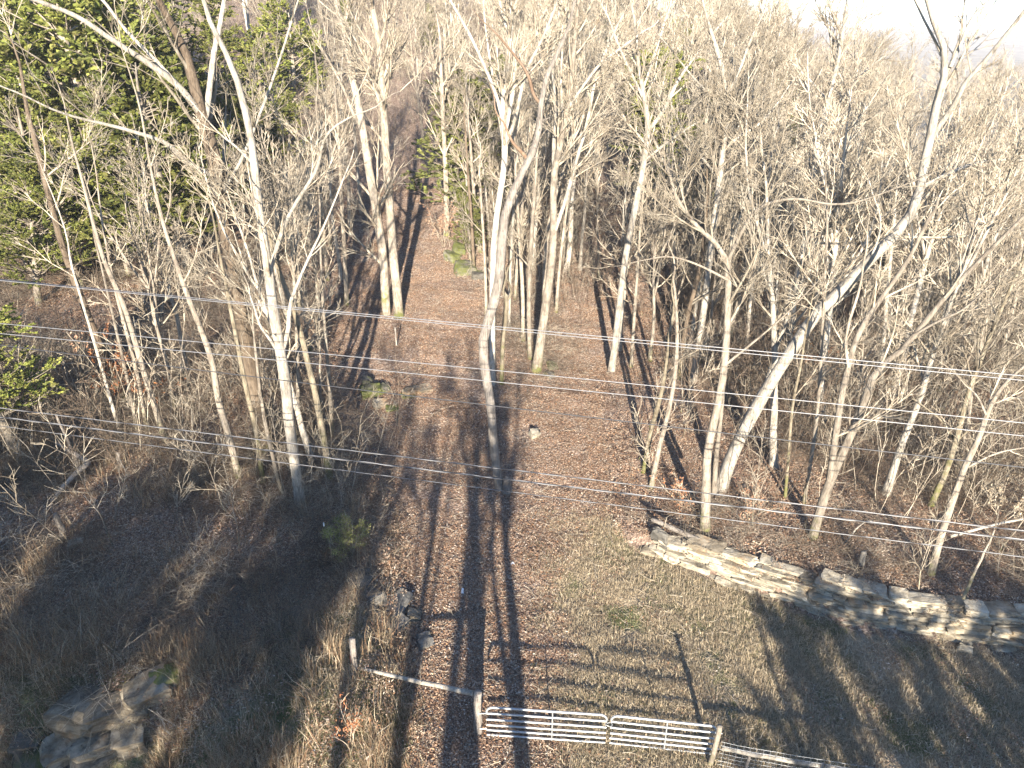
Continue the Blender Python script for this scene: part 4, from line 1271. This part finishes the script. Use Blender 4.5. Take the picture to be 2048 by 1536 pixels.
outcrop('rock_outcrop', 'grey lichened rocks breaking out of the bank left of the track',
        [(722, 1165, .75, .6, .35, .2, .1, .05), (745, 1200, .6, .6, .4, .9, -.1, .0), (800, 1215, .9, .6, .4, 1.2, .15, .05), (828, 1240, .5, .5, .45, 1.5, .1, .0), (790, 1255, .7, .5, .4, 1.0, .1, .0), (850, 1285, .5, .4, .35, .4, .2, -.05)],
        [STG[0], STG[1], STG[2], STR[5], STG[3]])
outcrop('mossy_rock', 'bright mossy rock mound at the left foot of the middle clump',
        [(930, 545, 1.1, .9, .75, .3, .1, .1), (905, 520, .9, .8, .6, .9, .1, .1), (955, 555, .9, .8, .5, .1, .0, .0), (918, 505, .7, .7, .5, .2, .2, .2)], [STM[4], STM[0], STM[2]])
outcrop('mossy_rock', 'mossy rocks half buried at the left edge of the track',
        [(742, 790, .7, .6, .55, .3, .1, .05), (765, 782, .5, .5, .45, .9, .2, .0), (735, 775, .5, .5, .5, .2, .1, .1), (762, 812, .7, .5, .25, .4, .4, 0), (785, 820, .45, .4, .2, .1, .1, 0)], [STM[1], STM[3], STM[0], STR[2]])
outcrop('flat_rock', 'long flat rock slab lying across the leaves right of the mossy rocks',
        [(838, 782, 1.3, .5, .22, .42, .12, .02), (815, 792, .7, .4, .18, .5, .1, -.02)], [STR[0], STM[2]])
outcrop('small_rock', 'lone pale rock in the leaves right of the dead snag', [(1068, 872, .34, .42, .42, .4, .3, .02)], [STN[2]])
outcrop('small_rock', 'low mossy rocks at the root of the moss footed tree', [(1105, 735, .55, .45, .3, .3, .1, 0), (1098, 752, .4, .4, .25, .9, .1, 0)], [STM[0], STM[3]])
outcrop('stone_slab', 'tall grey slab standing upright at the left end of the ledge', [(1318, 1098, .55, .16, 1.25, -.9, .28, .12), (1312, 1105, .8, .4, .16, -.3, .05, -.05)], [STG[2], STR[1]])
outcrop('fallen_stone', 'pale broken block lying on the grass below the ledge, lower of two', [(1930, 1302, .42, .26, .2, -.4, .2, .02)], [STN[4]])
outcrop('fallen_stone', 'pale broken block lying on the grass below the ledge, upper of two', [(1932, 1290, .26, .2, .18, .5, .1, .02)], [STN[1]])
outcrop('fallen_stone', 'flat fallen stone at the foot of the ledge below the grey slab', [(1352, 1122, .5, .35, .16, .2, .1, 0)], [STN[6]])
outcrop('fallen_stone', 'thin fallen stone in the leaves in front of the lit ledge', [(1456, 1170, .7, .22, .12, -.45, .1, 0)], [STN[7]])
outcrop('small_rock', 'pair of pale rocks on the shaded slope near the broken stump', [(118, 1085, .4, .3, .25, .2, .1, 0), (152, 1092, .35, .3, .3, .6, .1, 0)], [STR[3], STN[8]])

# ------------------------------------------------------------------ fallen wood
def pole(name, label, pa, pb, r0, r1, mat, cat='log', sides=9, bow=0.0, seed=1, parts=None):
    g = np.random.default_rng(seed)
    pa, pb = np.array(pa, float), np.array(pb, float)
    t = np.linspace(0, 1, 10)[:, None]
    P = pa * (1 - t) + pb * t + np.array([0, 0, 1.]) * bow * np.sin(t * math.pi) + g.normal(0, r0 * .12, (10, 3))
    Rd = np.linspace(r0, r1, 10)
    P = np.concatenate([P[:1], P, P[-1:]]); Rd = np.concatenate([[.001], Rd, [.001]])
    P[0] -= nrm(pb - pa) * .001; P[-1] += nrm(pb - pa) * .001
    v, q_ = tubes((P - pa)[None], Rd[None], sides, g, .12)
    return obj(name, mesh(name, v, q_, mat=M[mat]), None, label, cat, loc=tuple(pa))
def g3(u, v, up=0.0):
    p = hit(u, v)
    return np.array([p[0], p[1], float(height(p[0], p[1])) + up])
pole('fallen_log', 'barkless fallen log lying along the top of the ledge from the grey slab', at(1303, 1038, g3(1330, 1085)[1] + .3), g3(1440, 1104, .10), .075, .085, 'dead_wood', seed=2)
pole('leaning_stick', 'crooked stick leaning against the log at the grey slab', g3(1311, 1108, 0), at(1334, 1034, g3(1311, 1108)[1] + .1), .03, .018, 'twig', 'stick', 6, .02, 3)
pole('fallen_branch', 'broken pale dead branch propped on the brambles at the far left', g3(105, 1010, .1), at(178, 925, g3(178, 960)[1]), .05, .09, 'dead_wood', 'branch', 8, .1, 4)
pole('fallen_branch', 'long dead limb slanting left of the broken pale branch', at(178, 925, g3(178, 960)[1]), at(112, 885, g3(178, 960)[1] + .3), .09, .05, 'dead_wood', 'branch', 8, .0, 5)
pole('fallen_branch', 'thin grey dead stem rising above the propped branch', g3(165, 950), at(112, 828, g3(165, 950)[1] + .2), .05, .035, 'dead_wood', 'branch', 8, .0, 6)
pole('broken_stump', 'short broken pale stump standing in the brambles on the left', g3(243, 940), at(235, 905, g3(243, 940)[1]), .10, .06, 'dead_wood', 'stump', 8, 0, 7)
pole('broken_stump', 'broken dead post of wood on the shaded slope at the far left', g3(130, 1080), at(112, 1028, g3(130, 1080)[1]), .11, .07, 'dead_wood', 'stump', 8, 0, 8)
pole('broken_stump', 'short pale stub standing on the leaves above the ledge', g3(1722, 1132), at(1728, 1102, g3(1722, 1132)[1]), .09, .075, 'pale_bark', 'stump', 9, 0, 9)
pole('rotten_stump', 'low rotten stump beside the foot of the dead snag', g3(1014, 985), at(1016, 955, g3(1014, 985)[1]), .20, .13, 'dead_wood', 'stump', 10, 0, 10)
pole('fallen_branch', 'bent white fallen branch lying on the leaves above the ledge', g3(1690, 1090, .1), g3(1740, 1060, .35), .03, .02, 'pale_bark', 'branch', 6, .25, 11)
pole('fallen_branch', 'long thin pole leaning over the rim tree at the right edge', g3(1895, 1092, .35), at(2060, 1035, g3(1895, 1092)[1] + .2), .05, .03, 'pale_bark', 'branch', 7, .05, 12)
pole('fallen_branch', 'small pale stick among the twigs below the twin trunks', g3(793, 692), at(790, 655, g3(793, 692)[1]), .04, .03, 'pale_bark', 'branch', 7, 0, 13)
pole('twisted_vine', 'twisted dead stem climbing from the ledge at the right', g3(1922, 1208), at(1990, 1060, g3(1922, 1208)[1] + .5), .05, .02, 'grey_bark', 'stem', 7, .15, 14)

# ------------------------------------------------------------------ gate and fences
def tube_part(name, pts, r, mat, parent, org, closed=False, sides=8, n=None):
    pts = np.array(pts, float)
    P, Rd = pts - org, np.full(len(pts), r)
    v, q_ = tubes(P[None], Rd[None], sides)
    return obj(name, mesh(name, v, q_, mat=M[mat]), parent)
def gate(name, label, a, b, z0, h, brace_at):
    a, b = np.array(a, float), np.array(b, float)
    za, zb = float(height(*a)) + z0, float(height(*b)) + z0
    org = np.array([a[0], a[1], za - z0])
    root = obj(name, None, None, label, 'gate', loc=tuple(org))
    L = np.linalg.norm(b - a)
    def P(s, z):                                   # s metres along, z above the bottom rail
        t = s / L
        return np.array([a[0] + (b[0] - a[0]) * t, a[1] + (b[1] - a[1]) * t, za + (zb - za) * t + z])
    rc = .16
    arc = [(rc - rc * math.sin(t), h - rc + rc * math.cos(t)) for t in np.linspace(math.pi / 2, 0, 7)]
    path = [(0, 0)] + [(0, z) for z in np.linspace(.1, h - rc - .02, 4)] + arc + [(s, h) for s in np.linspace(rc + .1, L - rc - .1, 6)] + [(L - x_, z_) for x_, z_ in arc[::-1]] + [(L, z) for z in np.linspace(h - rc - .02, .1, 4)] + [(L, 0)]
    tube_part('frame', [P(s, z) for s, z in path], .029, 'galvanised', root, org)
    zs = np.array([.0, .155, .315, .49, .68]) / .87 * h
    for z in zs:
        tube_part('rail', [P(s, z) for s in np.linspace(.0, L, 6)], .026, 'galvanised', root, org)
    for s in brace_at:
        d = nrm(np.array([b[1] - a[1], a[0] - b[0], 0.]))
        pts = [P(s, z) + d * .028 for z in np.linspace(-.01, h + .01, 5)]
        tube_part('brace', pts, .017, 'galvanised', root, org)
    return root, P, L, org
GA, GM, GB = hit(974, 1474), hit(1214, 1489), hit(1424, 1512)
gd = nrm((GM - GA)[:2])
h1 = 0.93
g1, P1f, L1, org1 = gate('farm_gate', 'longer galvanised tube gate leaf on the left, crossed by a trunk shadow', GA[:2], GM[:2] - gd * .05, .06, h1, [1.55])
ge = nrm((GB - GM)[:2])
g2, P2f, L2, org2 = gate('farm_gate', 'shorter galvanised tube gate leaf on the right beside the wooden post', GM[:2] + ge * .05, GB[:2], .06, h1, [1.28])
g1['group'] = g2['group'] = 'leaves of the tube gate'
# latch chain round the meeting stiles, hinge pins on the left post
ch = []
for t in np.linspace(0, 2 * math.pi, 13):
    ch.append(P1f(L1, .62) + np.array([.05 + .085 * math.cos(t), .05 * math.sin(t), .02 * math.sin(2 * t)]))
tube_part('chain', ch, .010, 'galvanised', g1, org1, sides=5)
for z in (.2, .72):
    tube_part('hinge', [P1f(0, z) + np.array([-.17, 0, 0]), P1f(0, z) + np.array([-.08, 0, .0]), P1f(0, z)], .013, 'galvanised', g1, org1, sides=6)
    tube_part('hinge', [P2f(L2, z) + np.array([.14, -.02, 0]), P2f(L2, z) + np.array([.07, -.01, 0]), P2f(L2, z)], .013, 'galvanised', g2, org2, sides=6)

def wood_post(name, label, u0, v0, vt, r, ut=None, seed=1, cat='fence post'):
    p = g3(u0, v0)
    top = at(ut if ut is not None else u0, vt, p[1])
    return pole(name, label, p - np.array([0, 0, .3]), top, r * 1.05, r * .95, 'dead_wood' if seed != 33 else 'grey_bark', cat, 12, 0, seed), p, top
pl, plb, plt = wood_post('fence_post', 'grey wooden post standing alone in the weeds with a red mark', 710, 1342, 1278, .08, 704, 31)
mk = mesh('red_mark', *tubes(np.array([[(0, 0, .48), (0, 0, .56), (0, 0, .68)]]) + np.array([0, 0, .25]), np.full((1, 3), .085), 12), mat=M['red'])
v = np.array([[math.cos(a) * .092 , math.sin(a) * .092, z] for z in (.62, .86) for a in np.linspace(2.2, 3.9, 6)]) + np.array([(plt - plb)[0] * .5, 0, 0])
mk = mesh('red_mark', v, [[i, i + 1, i + 7, i + 6] for i in range(5)], mat=M['red'])
obj('red_mark', mk, pl)
pm, pmb, pmt = wood_post('fence_post', 'brown wooden gate post holding the left gate leaf and the rail', 955, 1467, 1384, .095, 955, 32)
pr, prb, prt = wood_post('fence_post', 'pale barked wooden post at the right end of the gate', 1418, 1532, 1452, .062, 1440, 33)
# rail from the middle post back to the left post
pole('fence_rail', 'weathered split rail sloping from the gate post to the lone post', pmt + np.array([-.10, .02, -.08]), g3(722, 1344, .10), .062, .04, 'pale_bark', 'fence rail', 8, 0, 34)
RL = at(1440, 1497, prb[1]); RR_ = at(1640, 1532, prb[1] - .35)
pole('fence_rail', 'pale long rail running right from the gate end post', RL + np.array([.05, 0, 0]), RR_, .055, .05, 'pale_bark', 'fence rail', 8, 0, 35)
RE = at(1760, 1552, prb[1] - .6)
pole('fence_rail', 'second pale rail continuing to the right bottom edge', RR_ + np.array([.10, -.02, .02]), RE, .05, .045, 'pale_bark', 'fence rail', 8, 0, 36)
for (u, yo, lb) in ((1499, -.12, 'thin wooden stake under the pale rail right of the gate'), (1645, -.36, 'forked stake holding the joint of the two pale rails')):
    y = prb[1] + yo
    top = at(u, 1512 if u < 1600 else 1526, y)
    gz_ = float(height(top[0], y))
    pole('fence_stake', lb, (top[0] - .03, y, gz_ - .2), top, .045, .035, 'dead_wood', 'stake', 7, 0, 37 + int(u))
# woven wire between the end post and beyond
fw = obj('wire_fence', None, None, 'woven wire mesh hanging under the pale rail right of the gate', 'wire fence', loc=tuple(prb))
A_, B_ = np.array([RL[0], RL[1] - .02]), np.array([RE[0], RE[1] - .02])
for z in np.linspace(.1, .85, 7):
    pts = []
    for t in np.linspace(0, 1, 10):
        c = A_ * (1 - t) + B_ * t
        pts.append((c[0], c[1], float(height(c[0], c[1])) + z))
    tube_part('wire', pts, .0045, 'galvanised', fw, np.array(prb), sides=4)
for t in np.linspace(.02, .98, 24):
    c = A_ * (1 - t) + B_ * t
    gz_ = float(height(c[0], c[1]))
    tube_part('wire', [(c[0], c[1] - .004, gz_ + .1), (c[0], c[1] - .004, gz_ + .5), (c[0], c[1] - .004, gz_ + .85)], .004, 'galvanised', fw, np.array(prb), sides=4)

# marker stake, scraps of paper
mp = g3(655, 1092)
mt_ = at(648, 1052, mp[1])
st = pole('marker_stake', 'thin green marker stake with a white tip in the brush left of the track', mp, mt_, .018, .018, 'mossy_bark', 'stake', 7, 0, 41)
cap = np.array([mt_ - mp, mt_ - mp + np.array([0, 0, .06]), mt_ - mp + np.array([0, 0, .13])])
obj('cap', mesh('cap', *tubes(cap[None], np.array([[.022, .022, .018]]), 7), mat=M['white']), st)
def scrap(label, u, v, L, W, rz):
    p = g3(u, v, .035)
    vv = np.array([[-L, -W, 0], [0, -W, .03], [L, -W, 0], [L, W, .01], [0, W, .035], [-L, W, .0]])
    c, s = math.cos(rz), math.sin(rz)
    vv = vv @ np.array([[c, s, 0], [-s, c, 0], [0, 0, 1]])
    vv = np.concatenate([vv, vv - np.array([0, 0, .006])])
    obj('paper_scrap', mesh('paper_scrap', vv, [[0, 1, 4, 5], [1, 2, 3, 4], [11, 10, 7, 6], [10, 9, 8, 7]], mat=M['white'], smooth_=False), None, label, 'litter', loc=tuple(p))
scrap('long white paper scrap on the leaves left of the trunk shadows', 925, 1185, .04, .11, .05)
scrap('small white paper scrap between the two trunk shadows', 1025, 1130, .06, .045, .3)

# ------------------------------------------------------------------ power lines
M['line'] = metal('line_wire', (.20, .20, .205), .45, .3)
def wire(label, v0, vc, v1, yc, r, twist=0.0):
    """line through three photo points: its middle is yc metres ahead; the run bears away to the left.
    A twisted bundle is a bright messenger with a dark cable wound round it."""
    pm_ = at(1024, vc, yc)
    slope = -.233                                   # metres further ahead for each metre to the right
    def on(u, v):
        d = ray(u, v)
        t = yc / (d[1] - slope * d[0])
        return np.array([0, 0, CAM_H]) + d * t
    a, b = on(0, v0), on(2048, v1)
    co = np.polyfit(np.array([a[0], pm_[0], b[0]]), np.array([a[2], pm_[2], b[2]]), 2)
    n = 360 if twist else 45
    xs = np.linspace(-22, 22, n)
    P = np.stack([xs, yc + slope * xs, np.polyval(co, xs)], -1)
    o = np.array(P[n // 2])
    root = obj('power_line', None, None, label, 'power line', 'overhead lines', loc=tuple(o))
    if not twist:
        vv, q_ = tubes((P - o)[None], np.full((1, n), r), 6)
        obj('conductor', mesh('conductor', vv, q_, mat=M['cable'] if twist is None else M['line']), root)
        return
    for ph, nm, mt, rr in ((0, 'messenger', 'line', r * .62), (math.pi, 'cable', 'cable', r * .75)):
        a_ = xs * 2 * math.pi / twist + ph
        off = np.stack([np.zeros(n), np.cos(a_), np.sin(a_)], -1) * r * .62
        vv, q_ = tubes((P + off - o)[None], np.full((1, n), rr), 6)
        obj(nm, mesh(nm, vv, q_, mat=M[mt]), root)
wire('bright overhead wire, topmost of all the lines', 559, 656, 752, 15.2, .010)
wire('bright overhead wire running just under the topmost line', 561, 661, 761, 14.9, .009)
wire('bright overhead wire, upper of the middle pair', 647, 744, 846, 15.4, .010)
wire('bright overhead wire, lower of the middle pair', 667, 767, 872, 15.1, .010)
wire('dark overhead cable between the middle pair and the low lines', 690, 816, 935, 15.0, .012, None)
wire('overhead bundle, upper of the three low lines', 816, 940, 1062, 15.2, .014, 1.5)
wire('thick overhead bundle, middle of the three low lines', 834, 960, 1080, 15.0, .018, 1.3)
wire('thin overhead line, lowest of all', 852, 984, 1114, 14.8, .010, 1.1)
